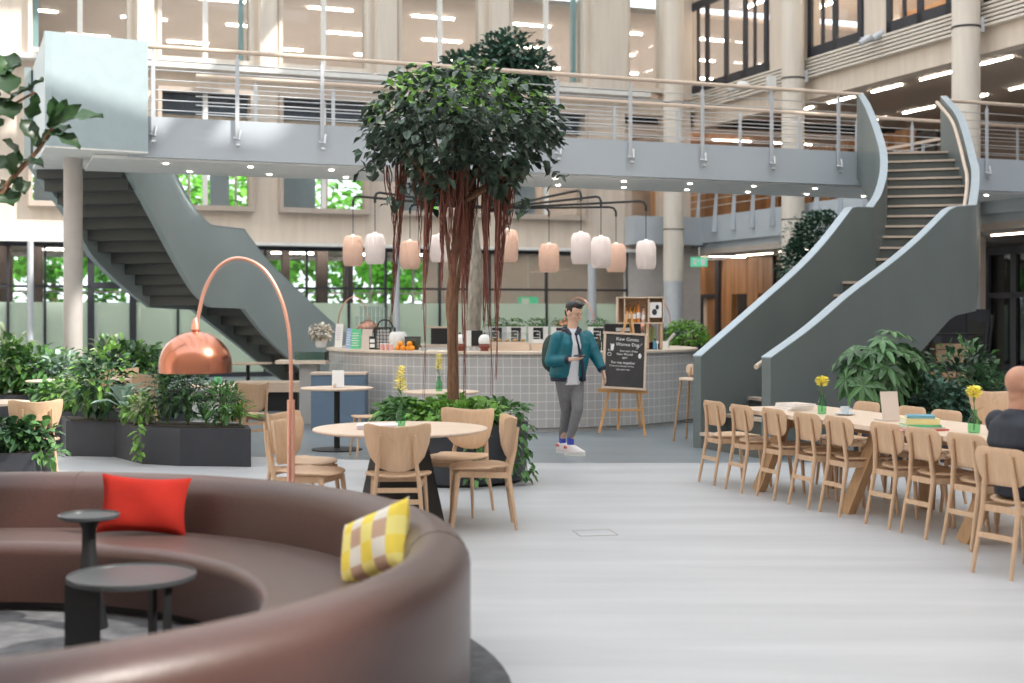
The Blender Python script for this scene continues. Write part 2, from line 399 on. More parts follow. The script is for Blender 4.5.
def gbox(mb, a0, a1, k0, k1, z0, z1):
    return mb.add([WG(a, k, z) for z in (z0, z1) for a, k in ((a0, k0), (a1, k0), (a1, k1), (a0, k1))], [(0, 3, 2, 1), (4, 5, 6, 7), (0, 1, 5, 4), (1, 2, 6, 5), (2, 3, 7, 6), (3, 0, 4, 7)])

# ---- floors
edge = []
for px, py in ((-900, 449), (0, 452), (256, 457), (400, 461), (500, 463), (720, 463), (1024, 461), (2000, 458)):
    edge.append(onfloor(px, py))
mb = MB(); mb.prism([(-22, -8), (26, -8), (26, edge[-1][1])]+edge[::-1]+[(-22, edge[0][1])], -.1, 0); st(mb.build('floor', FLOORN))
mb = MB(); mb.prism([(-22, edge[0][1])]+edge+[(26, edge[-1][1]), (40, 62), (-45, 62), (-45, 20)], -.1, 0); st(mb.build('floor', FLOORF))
# ---- ground outside beyond the far wing
# ---- far wall: piers, bands, windows
openings = [(28, 131), (157, 253), (278, 369), (397, 483), (508, 585), (625, 664)]
So = [(sx(a), sx(b)) for a, b in openings]; SL = sx(-150); SR = 11.6
Z1b, Z1t, Z2b, Z2t = 4.28, 7.40, 8.05, 11.2
mb = MB()
wbox(mb, SL, SR, 0, .4, 3.48, Z1b); wbox(mb, SL, SR, 0, .4, Z1t, 7.9); 
prev = SL
for a, b in So+[(SR, SR)]:
    wbox(mb, prev, a, 0, .4, Z1b, Z1t); prev = b
prev = SL
for i, (a, b) in enumerate(So+[(SR, SR)]):
    wbox(mb, prev, a, -.12 if i else 0, .4, 7.9, Z2t); prev = b
wbox(mb, SL, SR, 0, .4, Z2t, 17)
st(mb.build('wall_far', CREAM))
mb = MB(); wbox(mb, SL, SR-1.5, -.42, .0, 7.86, 7.98); wbox(mb, SL, SR-1.5, -.38, 0, 3.40, 3.48); st(mb.build('trim_1', WHITE))
mb = MB()
for i in range(5):
    s0 = So[i][1]+.12; s1 = So[i+1][0]-.12
    wbox(mb, s0, s1, -.42, -.12, 8.0, Z2t+4)
st(mb.build('trim_2', CREAM2))
for i, (a, b) in enumerate(So):
    for fl, (zb, zt) in enumerate(((Z1b, Z1t), (Z2b, Z2t))):
        if i == 5 and fl == 0: zt = 6.9
        w_ = MB(); f = .10; out = -.25 if fl == 0 else -.15
        wbox(w_, a, a+f, out, .35, zb, zt); wbox(w_, b-f, b, out, .35, zb, zt); wbox(w_, a+f, b-f, out, .35, zb, zb+f*1.3); wbox(w_, a+f, b-f, out, .35, zt-f, zt)
        o = st(w_.build('window_%d' % (1+i*2+fl), TAUPE if fl == 0 else CREAM2))
        if i < 5:
            q = MB(); m_ = a+(b-a)*(.5); wbox(q, m_-.06, m_+.06, .02, .16, zb+.1, zt-.1); q.build('mullion', WHITE, o)
        g = MB(); wbox(g, a+f, b-f, .1, .12, zb+.12, zt-.1); g.build('pane', WGLASS, o)
        if fl == 0 and i < 5:
            q = MB(); mid = a+(b-a)*.5
            wbox(q, a+.12, b-.12, .2, .24, 6.75, zt-.1); q.build('blind', mat('blind_dark_blue', (.10, .13, .18), .8), o)
            q = MB(); wbox(q, (a+.15) if i != 1 else mid+.2, (mid-.1) if i != 1 else mid+.7, .6, .64, zb+.1, 6.7); q.build('curtain', mat('curtain_grey_blue', (.38, .44, .48), .8), o)
        if fl == 1 and i in (0, 1, 4):
            q = MB(); wbox(q, b-.34, b-.22, .14, .3, zb+.1, zt) if i else wbox(q, a+.1, a+.25, .14, .3, zb+.1, zt); q.build('edge_fin', mat('fin_teal', (.35, .52, .54), .5), o)
# rooms behind the far wall
mb = MB(); wbox(mb, SL, 34, .4, 16, 10.45, 10.6); wbox(mb, SL, 34, .4, 9, 3.55, 3.75); wbox(mb, SL, 34, .4, 9, 7.05, 7.2); st(mb.build('ceiling', CEILB))
mb = MB(); wbox(mb, SL, 34, .4, 16, 7.55, 7.85); wbox(mb, SL, SR, .4, 9, 3.75, 4.2); st(mb.build('floor', GREYW))
mb = MB(); wbox(mb, SL, 34, 16, 16.2, 7.5, 10.6); st(mb.build('wall_office_back', ROOMW))
mb = MB(); wbox(mb, sx(488), 13, 6, 6.2, 0, 3.55); wbox(mb, sx(540), 16, 8.8, 9, 4.2, 7.1); st(mb.build('wall_room_back', mat('room_beige_grey', (.50, .44, .40), .8)))
mb = MB(); wbox(mb, SL-.2, SL, .0, 16, 0, 17); st(mb.build('wall_room_side', GREYW))
q = MB()
for i in range(9):
    s = SL+2+i*3.1
    for (d, off) in ((3.0, .3), (6.2, 1.6), (9.4, .2), (13.0, 1.3)):
        wbox(q, s+off, s+off+1.3, d, d+.045, 10.40, 10.445)
fx = q.build('strip_lights', STRIP); tag(fx, 'rows of slim white strip lights on the ceiling of the upper far office', 'ceiling lights', kind='stuff')
q = MB()  # strips added to light up the first floor rooms
for i in range(12):
    s = SL+2+i*2.2
    for d in (1.6, 4.2, 7.0): wbox(q, s, s+1.3, d, d+.09, 7.0, 7.045)
tag(q.build('strip_lights', STRIP), 'added slim strip lights that brighten the far first floor rooms', 'ceiling lights', kind='stuff')
q = MB()  # extra strips, added so the ground floor room is bright behind its glass
for i in range(12):
    s = SL+2+i*2.3
    for d in (1.4, 3.6, 6.4): wbox(q, s, s+1.3, d, d+.09, 3.50, 3.545)
tag(q.build('strip_lights', STRIP), 'added slim strip lights that brighten the far ground floor room', 'ceiling lights', kind='stuff')
for i, (px, wdt, h) in enumerate(((16, .3, 2.6), (28, .25, 2.6), (52, .42, 2.9), (347, .32, 3.5), (375, .25, 3.0), (312, .2, 3.5))):
    q = MB(); s = sx(px)*1.08; wbox(q, s, s+wdt, 4, 4.3, 3.55-h, 3.55)
    q.build('interior_column', mat('column_dark_brown', (.07, .05, .045), .7))
    tag(bpy.context.scene.objects[-1], 'dark brown upright seen through the ground floor glass %s' % ['at the far left edge', 'second from the left edge', 'beside the grey round column, the widest', 'behind the leftmost pendant lamps, broad one', 'behind the second pendant lamp', 'left of the pendant lamps, slender'][i], 'column')

# ---- ground floor glazing of the far wall
mb = MB()
mull = [-120, -40, 8, 45, 91, 133, 178, 265, 307, 349, 386, 440, 490, 547, 628]
for px in mull:
    s = sx(px); wd = .16 if px in (91, 133) else .06; wbox(mb, s-wd/2, s+wd/2, .0, .1, 0, 3.4)
wbox(mb, SL, sx(628), .0, .1, 2.28, 2.34); wbox(mb, SL, sx(628), .0, .1, 3.3, 3.4); wbox(mb, sx(91), sx(133), -.01, .11, 2.26, 2.42); wbox(mb, SL, sx(628), 0, .1, 0, .12)
g1 = st(mb.build('window_20', DARKF))
q = MB(); wbox(q, SL, sx(628), .04, .06, 1.92, 3.3); q.build('pane', WGLASS, g1)
q = MB(); wbox(q, SL, sx(628), .04, .06, .12, 1.92); q.build('frosted_pane', FROST, g1)
q = MB(); wbox(q, sx(95)+.05, sx(95)+.09, -.06, -.02, .9, 1.6); q.build('handle', STEEL, g1)
for px, wd in ((30, .15), (393, .17), (587, .24)):
    mb = MB(); s = sx(px); p = W(s, -.35, 0); mb.cyl(p, wd/2, 3.4, 16); tag(mb.build('facade_post', SILVER, smooth=True), {30: 'slim silver round post in front of the far glass at left', 393: 'silver round post of the glazing behind the hanging roots', 587: 'silver round post of the far glazing behind the walking person'}[px], 'post')
mb = MB(); wbox(mb, sx(628), SR+.3, -.05, .3, 0, 3.5); st(mb.build('wall_far_panel', mat('panel_light_grey', (.55, .52, .50), .7)))
mb = MB(); wbox(mb, sx(624), SR+.4, -.7, -.05, 3.62, 4.42); st(mb.build('trim_3', BRIDGE))
# outside glazing frame of the rooms and the garden behind
mb = MB()
for i in range(16):
    s = SL+i*1.5; wbox(mb, s, s+.07, 9, 9.1, 0, 7.1)
wbox(mb, SL, sx(560), 9, 9.1, 0, .9); wbox(mb, SL, sx(560), 9, 9.1, 2.3, 2.36); wbox(mb, SL, 14, 9, 9.2, 3.4, 4.9)
st(mb.build('window_21', GREYW))
def leafcloud(mb, c, r, n, L, wd, bias=0, droop=.25, shell=.55, lo=-1.):
    for _ in range(n):
        while True:
            d = Vector((random.gauss(0, 1), random.gauss(0, 1), random.gauss(0, 1))).normalized()
            if d.z > lo: break
        k = shell+(1-shell)*random.random()**.6
        p = Vector((c[0]+d.x*r[0]*k, c[1]+d.y*r[1]*k, c[2]+d.z*r[2]*k))
        dd = d+Vector((random.uniform(-.7, .7), random.uniform(-.7, .7), random.uniform(-.5, .5)+bias))
        l = L*random.uniform(.65, 1.25); mb.leaf(p, dd, l, wd*l/L, droop)
    return mb
mb = MB(); mb.prism([tuple(W(s, d, 0)[:2]) for s, d in ((SL-20, 9.2), (16, 9.2), (16, 60), (SL-20, 60))], -.2, -.02)
st(mb.build('ground_outside', mat('lawn', (.20, .34, .10), .9, var=.3)))
gi = 0
t = empty('garden_hedge', W(-3, 19, 0), ANG, 'long bright green hedge outside behind the far ground floor glass', 'hedge'); a = MB()
for k in range(17): leafcloud(a, (-17+k*2.2, 0, 1.9), (1.7, 1.0, 2.3), 300, .5, .34, shell=.5)
a.build('foliage', LEAFO, t); a = MB()
for k in range(9): a.tube([(-16+k*4, 0, 0), (-16+k*4, 0, 1.5)], .06, 6)
a.build('stems', BARK, t)
for s, d, h, r in ((-14, 23, 5.5, 3.2), (-8.8, 24, 6.2, 3.4), (-5, 31, 7.5, 3.6), (-2.0, 23, 6.0, 3.2), (3.6, 24, 6.6, 3.2), (9.0, 23, 5.6, 3.0), (14, 26, 6.5, 3.4), (0.8, 32, 8.5, 4)):
    c = W(s, d, 0); t = empty('garden_tree', c, 0, 'bright green garden tree outside the far windows, %s' % ['leftmost', 'second from left', 'third from left', 'left of the pendant lamps', 'behind the left pendant lamps', 'behind the hanging roots', 'rightmost', 'tallest and furthest back'][gi], 'tree', 'garden trees outside'); gi += 1
    a = MB(); leafcloud(a, (0, 0, h), (r, r, r*1.1), 1300, .5, .34, shell=.4); a.build('foliage', LEAFO, t)
    a = MB(); a.tube([(0, 0, 0), (.1, 0, h*.6), (0, .1, h)], [.16, .12, .05]); a.build('trunk', BARK, t)

# ---- wing on the right
def gw(name, mtl, *bx):
    mb = MB()
    for b in bx: gbox(mb, *b)
    return st(mb.build(name, mtl))
D1 = 30
gw('wall_right_louvres', CREAM2, *[(-.2, D1, -.02, .02+.25, 7.56+i*.088, 7.60+i*.088+.012) for i in range(6)])
gw('wall_right_backing', CREAM, (-.2, D1, .1, .4, 7.55, 8.06), (-.2, D1, .15, .5, 7.05, 7.56))
gw('wall_right_fascia', BRIDGE, (-.2, D1, 0, .15, 3.68, 4.42))
gw('ceiling', CEIL, (-.2, D1, .4, 13, 7.45, 7.6), (-.2, D1, .1, 13, 3.35, 3.5))
gw('floor', mat('gallery_floor', (.3, .28, .27), .6), (-.2, D1, .15, 13, 3.9, 4.35), (-.2, D1, .4, 13, 7.6, 7.95))
gw('wall_gallery_lower', BRIDGE, (-.2, D1, .15, .5, 3.5, 3.9))
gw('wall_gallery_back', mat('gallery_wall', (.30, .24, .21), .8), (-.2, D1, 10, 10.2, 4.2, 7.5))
# timber set back behind the railing on the first floor near the corner
mb = MB(); gbox(mb, -3.2, .3, .3, 2.6, 4.35, 6.3)
a = 0
for i in range(8): gbox(mb, .3+i*.88, .3+i*.88+.60, 2.4, 2.6, 4.35, 6.3)
st(mb.build('wall_timber_upper', TIMBER))
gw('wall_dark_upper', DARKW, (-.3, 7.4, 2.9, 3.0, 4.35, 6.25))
# ground floor timber wall, doors and dark openings
mb = MB(); 
DK = lambda px: dx_(px, 2.4)
for p0, p1, zb in ((676, 717, 2.25), (689, 695, 0), (707, 715, 0), (721, 732, 0), (732, 747, 2.25), (747, 758, 0), (758, 764, 2.25), (764, 776, 0), (776.5, 800, 0), (800, 822, 2.25), (822, 850, 0)):
    gbox(mb, DK(p0), DK(p1)-.02, 2.4, 2.6, zb, 3.35)
st(mb.build('wall_timber_lower', TIMBER))
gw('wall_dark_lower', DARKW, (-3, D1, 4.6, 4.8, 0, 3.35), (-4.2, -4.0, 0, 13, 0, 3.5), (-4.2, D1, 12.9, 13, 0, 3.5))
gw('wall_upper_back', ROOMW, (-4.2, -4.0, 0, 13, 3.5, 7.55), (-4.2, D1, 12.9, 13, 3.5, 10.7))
mb = MB(); gbox(mb, DK(717.5), DK(721), 2.3, 2.5, 0, 3.35); gbox(mb, DK(775), DK(776.5), 2.3, 2.4, 0, 3.35); gbox(mb, DK(676), DK(717), 2.3, 2.4, 2.15, 2.27)
st(mb.build('trim_4', DARKF))
mb = MB(); gbox(mb, DK(698), DK(706), 2.6, 2.7, 0, 2.15); st(mb.build('door_1', BEIGE))
# black framed glass doors at the right edge, and the wall around
mb = MB(); z0 = 0
fr = [dx_(q_, 1.9) for q_ in (986, 1013, 1040, 1068, 1100)]
for x in fr: gbox(mb, x-.09, x+.09, 1.9, 2.05, 0, 3.1)
gbox(mb, fr[0], fr[-1], 1.9, 2.05, 2.95, 3.12); gbox(mb, fr[0], fr[-1], 1.9, 2.05, 1.98, 2.1)
d2 = st(mb.build('door_2', DARKF)); q = MB(); gbox(q, fr[0], fr[-1], 1.96, 1.99, 0, 3.0); q.build('pane', glassmat('door_glass', (.45, .48, .47), .10), d2)
gw('wall_right_inner', GREYW, (fr[-1], D1, 1.9, 2.1, 0, 3.35), (8.2, 8.9, 3.0, 3.1, 0, 3.35), (12.0, D1, 7.5, 7.6, 0, 3.35))
gw('trim_5', BEIGE, (dx_(978, 1.7), dx_(982, 1.7), 1.6, 1.8, 0, 3.35))
# strip lights of the wing
STRIP2 = mat('strip_light_soft', (1, .86, .70), emit=5)
def strips(lst, lab, z, m_=None, w_=.04):
    for i, (a, k, L_) in enumerate(lst):
        q = MB(); gbox(q, a, a+L_, k, k+w_, z-.04, z-.002); tag(q.build('strip_light', m_ or STRIP), lab % ['furthest', 'second furthest', 'third', 'fourth', 'fifth', 'nearest'][i], 'light', 'strip lights under the wing ceilings')
strips([(1.6+i*2.0, 2.3, 1.25) for i in range(6)], 'slim white strip light over the right gallery, row nearest the atrium, %s along it', 7.45)
strips([(.6+i*2.2, 5.4, 1.35) for i in range(6)], 'slim white strip light over the right gallery, inner row, %s along it', 7.45)
strips([(.5, 1.2, 2.0), (3.2, 1.0, 2.4), (8.3, 1.4, 2.0), (11.6, 1.1, 5.0)], 'warm strip light under the first floor edge of the right wing, %s one', 3.35, STRIP2, .05)
# upper windows of the wing in dark frames
bays = [(dx_(689), dx_(768)), (dx_(808), dx_(862)), (dx_(887), dx_(951)), (dx_(985), dx_(985)+5)]
frames = [((690, 1), (698, 0), (707, 1), (726, 1), (745, 1), (754.5, 0), (766, 1)), ((810, 1), (822.5, 0), (835, 1), (860, 1)), ((889, 1), (904, 0), (920, 1), (949, 1)), ((987, 1), (1010, 0), (1040, 1))]
for i, (a, b) in enumerate(bays):
    mb = MB(); zt = 10.5 if i == 0 else 11.4
    gbox(mb, a, b, -.02, .07, 8.06, 8.30); gbox(mb, a, b, -.02, .07, zt, zt+.22)
    for px, big in frames[i]:
        x = dx_(px); h_ = .085 if big else .035; gbox(mb, x-h_, x+h_, -.02, .05, 8.06, zt)
    o = st(mb.build('window_%d' % (30+i), DARKF)); q = MB(); gbox(q, a, b, .025, .035, 8.2, zt); q.build('pane', WGLASS, o)
mb = MB(); prev = -.2
for a, b in bays+[(D1, D1)]:
    gbox(mb, prev, a, .05, .35, 8.06, 11.6); prev = b
gbox(mb, bays[0][0], bays[0][1], .05, .35, 10.72, 11.6)
gbox(mb, -.2, 52, 0, .4, 11.6, 23.5); st(mb.build('wall_right_upper_and_sun_block', CREAM))  # top sheet is out of view, added to keep sun off the hall
gw('ceiling', CEILB, (-.2, D1, .4, 13, 10.7, 10.85)); gw('wall_upper_timber', mat('timber_light', (.58, .33, .17), .6, var=.25, scale=1.2), (-.2, D1, 6.5, 6.7, 7.95, 10.7)); gw('floor', GREYW, (-.2, D1, .4, 13, 7.94, 8.0))
q = MB()
for i in range(12):
    for k in (1.6, 3.6, 5.4): gbox(q, i*2.1+k*.2, i*2.1+1.2+k*.2, k, k+.06, 10.65, 10.69)
tag(q.build('strip_lights', STRIP), 'slim white strip lights seen through the dark framed upper windows on the right', 'ceiling lights', kind='stuff')
# door-like panels in the upper timber
mb = MB(); gbox(mb, 5.6, 6.4, 6.4, 6.5, 7.95, 10.0); gbox(mb, 2.5, 3.1, 6.4, 6.5, 7.95, 10.0); st(mb.build('door_3', DARKW))
# corner bay column etc
for px, lab in ((673.5, 'tall cream round column at the inner corner, behind the crate shelf'), (793, 'tall cream round column behind the top of the right staircase walkway'), (966, 'tall cream round column at the right, behind the upper staircase wall')):
    d = dx_(px, -.35); c = WG(d, -.35, 0) if px > 700 else Vector(((px-512)/F*38.3, 38.3, 0)); t = empty('round_column', c, 0, lab, 'column', 'cream columns of the right wing')
    a = MB(); a.lathe([(.285, 2.55), (.285, 17)], n=32); a.build('shaft', CREAM2, t, smooth=True)
    a = MB(); a.lathe([(.30, 7.52+.0), (.30, 7.56)], n=32); a.lathe([(.292, 3.98), (.292, 4.01)], n=32); a.build('joint_ring', DARKF, t, smooth=True)
    a = MB(); a.lathe([(.27, 1.25), (.27, 2.55)], n=32); a.build('lower_shaft', SILVER, t, smooth=True)
    a = MB(); a.lathe([(.29, 0), (.29, 1.25)], n=32); a.build('column_foot', mat('foot_dark_blue', (.05, .065, .10), .6), t, smooth=True)
    if px > 700:
        a = MB(); a.box((.33*U.x, .33*U.y-.1, 7.6), (.12, .12, .3)); a.build('wall_bracket', SILVER, t)
# exit sign and small things on the wing
c = P(699, 262, 37.5); t = empty('exit_sign', c, 0, 'small green running figure exit sign hung under the ceiling near the corner column', 'exit sign')
a = MB(); a.box((0, 0, 0), (.46, .06, .26)); a.build('panel', EXITG, t)
a = MB(); a.box((-.12, -.035, 0), (.07, .01, .16)); a.box((-.06, -.035, .04), (.10, .01, .04)); a.box((.11, -.035, 0), (.11, .01, .18)); a.box((0, 0, .28), (.02, .02, .24)); a.build('pictogram', WHITE, t)
c = P(528, 302, 41.3); t = empty('exit_sign', c, 0, 'green exit sign inside the ground floor room, left of the walking person', 'exit sign')
a = MB(); a.box((0, 0, 0), (.6, .06, .32)); a.build('panel', EXITG, t); a = MB(); a.box((-.08, -.035, 0), (.22, .01, .22)); a.build('pictogram', WHITE, t); a = MB(); a.box((0, 0, .90), (.03, .03, 1.3)); a.build('hanging_rod', STEEL, t)
# spot lamps on the louvre band
t = empty('spotlight_cluster', P(881, 37, 31.5), 0, 'cluster of three silver spotlights on the louvre band, rightmost lit', 'spotlight')
for i, (dx, dz) in enumerate(((-.36, -.08), (-.06, .03), (.18, .06))):
    a = MB(); a.tube([(dx-.12, 0, dz-.07), (dx+.10, 0, dz+.07)], [.075, .09], 14); s_ = a.build('lamp_head', SILVER, t, smooth=True)
    if i == 2: a = MB(); a.ell((dx+.16, -.13, dz+.09), (.07, .07, .07)); a.build('lit_bulb', SPOT, s_, smooth='all')
a = MB(); a.bar((-.45, .12, .0), (.25, .12, .14), .03, .03); a.build('mounting_bar', SILVER, t)
t = empty('security_camera', P(771, 84, 35), 0, 'small white camera box on a bracket on the louvre band', 'camera')
a = MB(); a.box((0, 0, 0), (.22, .25, .38)); a.build('housing', WHITE, t); a = MB(); a.box((0, .1, -.3), (.06, .3, .3)); a.build('bracket', SILVER, t)
t = empty('floodlight', P(743, 86, 36), 0, 'pair of small white floodlights below the dark windows', 'spotlight')
a = MB(); a.ell((0, 0, 0), (.2, .16, .13)); a.ell((-.28, 0, -.06), (.13, .13, .1)); a.build('lamp_head', WHITE, t, smooth='all')
a = MB(); a.bar((-.4, .1, -.1), (.3, .12, 0), .05, .05); a.build('bracket', SILVER, t)
# railing of the wing's first floor near the corner
t = empty('gallery_railing', WG(0, 0, 4.42), 0, 'slanted grey post railing along the first floor of the right wing', 'railing')
def gl(a, k, z): return WG(a, k, z)-Vector(t.location)
for i in range(12):
    d = .5+i*1.02; a = MB(); a.bar(gl(d, -.08, 3.95), gl(d-.04, .05, 5.35), .10, .14, .05, .05); a.build('post', BRIDGE, t)
a = MB()
for z in (4.7, 4.9, 5.1, 5.3): a.bar(gl(0, .0, z), gl(12.5, .0, z), .02, .02)
a.build('wires', STEEL, t)
a = MB(); a.bar(gl(0, .05, 5.42), gl(12.5, .05, 5.42), .07, .06); a.build('handrail', NOSE, t)

# ---- walls that close the hall beside and behind the camera, and the roof
mb = MB(); mb.bb(-22.2, -22, -8, 33, 0, 17); st(mb.build('wall_left', CREAM))
mb = MB(); mb.bb(-22, 26, -8.2, -8, 0, 20.5); st(mb.build('wall_near', CREAM))
mb = MB(); mb.bb(24, 24.2, -8, 14, 0, 23.5); st(mb.build('wall_right_near', CREAM))
ROOFZ = 17.0
mb = MB()
for i in range(14):
    p = Vector((-24, 4+i*3.4-8, ROOFZ)); mb.bar(p, p+U*52, .5, .6)
for i in range(9):
    p = Vector((-16+i*4.6, -8, ROOFZ-.5)); mb.bar(p, p+N_*56, .45, .4)
st(mb.build('ceiling_roof_beams', WHITE))

# ------------------------------------------------------------------ bridge
A0 = Vector((-3.01, 21.4, 0))
def B(t, d, z): return A0+U*t+N_*d+Vector((0, 0, z))
def bt(px, d=0):
    r = (px-512)/F; o = A0+N_*d; return (r*o.y-o.x)/(U.x-U.y*r)
DECK, SOF = 4.55, 3.97
br = empty('footbridge', B(0, 0, DECK), 0, 'blue grey footbridge crossing the hall at first floor level', 'bridge')
def bl(t, d, z): return B(t, d, z)-Vector(br.location)
def bbox(mb, t0, t1, d0, d1, z0, z1, f=bl):
    return mb.add([f(t, d, z) for z in (z0, z1) for t, d in ((t0, d0), (t1, d0), (t1, d1), (t0, d1))], [(0, 3, 2, 1), (4, 5, 6, 7), (0, 1, 5, 4), (1, 2, 6, 5), (2, 3, 7, 6), (3, 0, 4, 7)])
TL, TR = -2.9, 19.5
T1, T2 = 10.0, 11.95       # opening to the right-hand stair
a = MB(); bbox(a, TL, TR, 0, .12, SOF, DECK+.03); bbox(a, TL, TR, 2.1, 2.22, SOF, DECK+.03); a.build('fascia', BRIDGE, br)
a = MB(); bbox(a, TL-.5, TR, .12, 2.1, SOF-.03, SOF+.02); a.build('soffit', SOFFIT, br)
a = MB(); bbox(a, TL, TR, .12, 2.1, DECK-.15, DECK-.01); a.build('deck', GREYW, br)
for i in range(15):
    for d in (.5, 1.55):
        tt = TL+.6+i*1.3+(.5 if d > 1 else 0)
        if tt < TR: a = MB(); a.cyl(bl(tt, d, SOF-.045), .04, .02, 14); a.build('downlight', DOWN, br)
def railing(t0, t1, d, posts, lab, out):
    r = empty('bridge_railing', B(t0, d, DECK), 0, lab, 'railing'); O = Vector(r.location)
    f = lambda t, dd, z: B(t, dd, z)-O
    a = MB(); a.tube([f(t0, d, 5.62), f(t1, d, 5.62)], .036, 10); a.build('handrail', NOSE, r, smooth=True)
    for z in (4.68, 4.83, 4.98, 5.13, 5.28, 5.43):
        a = MB(); a.tube([f(t0, d+.02, z), f(t1, d+.02, z)], .009, 6); a.build('rail_wire', STEEL, r, smooth=True)
    for tt in posts:
        a = MB(); bbox(a, tt-.03, tt+.03, d-.012, d+.012, 4.28, 5.52, f); a.bar(f(tt, d, 5.5), f(tt, d, 5.6), .02, .02); q = a.build('post', SILVER, r)
        a = MB(); a.tube([f(tt-.05, d-.02*out, 4.30), f(tt+.02, d-.09*out, 4.27), f(tt+.05, d-.02*out, 4.42)], .022, 8); a.tube([f(tt-.03, d-.05*out, 4.19), f(tt+.03, d-.05*out, 4.19)], .03, 8); a.build('bracket', STEEL, q, smooth=True)
    return r
fp = [bt(x, -.03) for x in (153, 237, 322, 402, 480, 557, 630, 702, 771, 838)]
railing(bt(148, -.05), T1, -.05, fp, 'front bridge railing between the two staircases, pale handrail and thin rails', 1)
railing(T2, TR, -.05, [T2+.9+i*1.35 for i in range(6)], 'front bridge railing right of the right-hand staircase', 1)
railing(-1.6, TR, 2.27, [-.6+i*1.35 for i in range(15)], 'rear bridge railing seen through the front one', -1)

# ------------------------------------------------------------------ stairs
def staircase(name, loc, lab, Ls, Rs, nlow, nup, mwall, wallbot, mats):
    """Ls/Rs: (low, land, up) lists of (x, y, ztop)"""
    t = empty(name, loc, 0, lab, 'staircase'); O = Vector(loc)
    def full(S_): return spl(S_[0], 20)+spl(S_[1], 4)[1:]+spl(S_[2], 24)[1:]
    for side, S_ in ((1, Ls), (-1, Rs)):
        pts = full(S_); n = len(pts); nb = []
        for i, p in enumerate(pts):
            d = pts[min(i+1, n-1)]-pts[max(i-1, 0)]; d.z = 0; d.normalize(); nb.append(Vector((-d.y, d.x, 0))*side*.11)
        a = MB(); vs = []; fs = []
        for i, p in enumerate(pts):
            zb = wallbot(i, n, p); 
            for q, z in ((p, p.z), (p+nb[i], p.z), (p+nb[i], zb), (p, zb)): vs.append((q.x-O.x, q.y-O.y, z-O.z))
        for i in range(n-1):
            for k in range(4): fs.append((i*4+k, i*4+(k+1) % 4, i*4+4+(k+1) % 4, i*4+4+k))
        fs.append((3, 2, 1, 0)); e = (n-1)*4; fs.append((e, e+1, e+2, e+3)); a.add(vs, fs)
        w_ = a.build('parapet', mwall, t, smooth=True)
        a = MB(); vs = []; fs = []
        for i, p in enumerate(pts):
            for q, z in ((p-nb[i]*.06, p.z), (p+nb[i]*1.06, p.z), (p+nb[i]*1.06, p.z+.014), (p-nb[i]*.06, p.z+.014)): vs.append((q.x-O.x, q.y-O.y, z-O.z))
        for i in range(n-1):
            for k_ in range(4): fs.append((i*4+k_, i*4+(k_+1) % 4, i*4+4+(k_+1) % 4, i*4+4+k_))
        fs.append((3, 2, 1, 0)); e = (n-1)*4; fs.append((e, e+1, e+2, e+3)); a.add(vs, fs); a.build('sky_sheen_strip', SKYTOP, t, smooth=True)  # added strip whose pale colour imitates sky light on the wall top
        if side == -1:
            a = MB(); hp = [Vector((p.x, p.y, p.z-.10))-O-nb[i]*(-.9)*side*side*0-Vector((nb[i].x, nb[i].y, 0)).normalized()*.07 for i, p in enumerate(pts)]
            a.tube(hp, .03, 8); a.build('handrail', NOSE, t, smooth=True)
    def seg(S_, k, f): 
        p = spl(S_[k], 40); i = f*40; j = min(int(i), 39); return p[j].lerp(p[j+1], i-j)
    tr = MB(); no = MB(); k = 0; H = DECK/(nlow+nup)
    def step(la, ra, lb, rb, z):
        q = [Vector((p.x, p.y, 0)) for p in (la, ra, rb, lb)]
        vs = [v+Vector((0, 0, z-.035))-O for v in q]+[v+Vector((0, 0, z-H-.12))-O for v in q]
        tr.add(vs, [(0, 1, 2, 3), (7, 6, 5, 4), (0, 4, 5, 1), (1, 5, 6, 2), (2, 6, 7, 3), (3, 7, 4, 0)])
        f = (q[3]-q[0]); f.normalize(); g = [q[0]-f*.03, q[1]-f*.03, q[1].lerp(q[2], .25), q[0].lerp(q[3], .25)]
        vs = [v+Vector((0, 0, z-.035))-O for v in g]+[v+Vector((0, 0, z))-O for v in g]
        no.add(vs, [(0, 3, 2, 1), (4, 5, 6, 7), (0, 1, 5, 4), (1, 2, 6, 5), (2, 3, 7, 6), (3, 0, 4, 7)])
    for i in range(nlow):
        step(seg(Ls, 0, i/nlow), seg(Rs, 0, i/nlow), seg(Ls, 0, (i+1)/nlow), seg(Rs, 0, (i+1)/nlow), H*(i+1))
    step(seg(Ls, 1, 0), seg(Rs, 1, 0), seg(Ls, 1, 1), seg(Rs, 1, 1), H*nlow)
    for i in range(nup):
        step(seg(Ls, 2, i/nup), seg(Rs, 2, i/nup), seg(Ls, 2, (i+1)/nup), seg(Rs, 2, (i+1)/nup), H*(nlow+1+i))
    tr.build('steps', mats, t); no.build('nosings', NOSE, t)
    return t
RL = ([(2.27, 16.4, 1.1), (3.23, 17.5, 1.77), (3.93, 18.5, 2.24), (4.44, 19.2, 2.655), (4.98, 20, 3.16)], [(4.98, 20.0, 3.18), (5.43, 20.54, 3.21)],
      [(5.43, 20.54, 3.21), (5.77, 21.3, 3.50), (6.13, 22.3, 3.97), (6.34, 23.2, 4.49), (6.44, 24.4, 5.27), (6.41, 24.95, 5.65)])
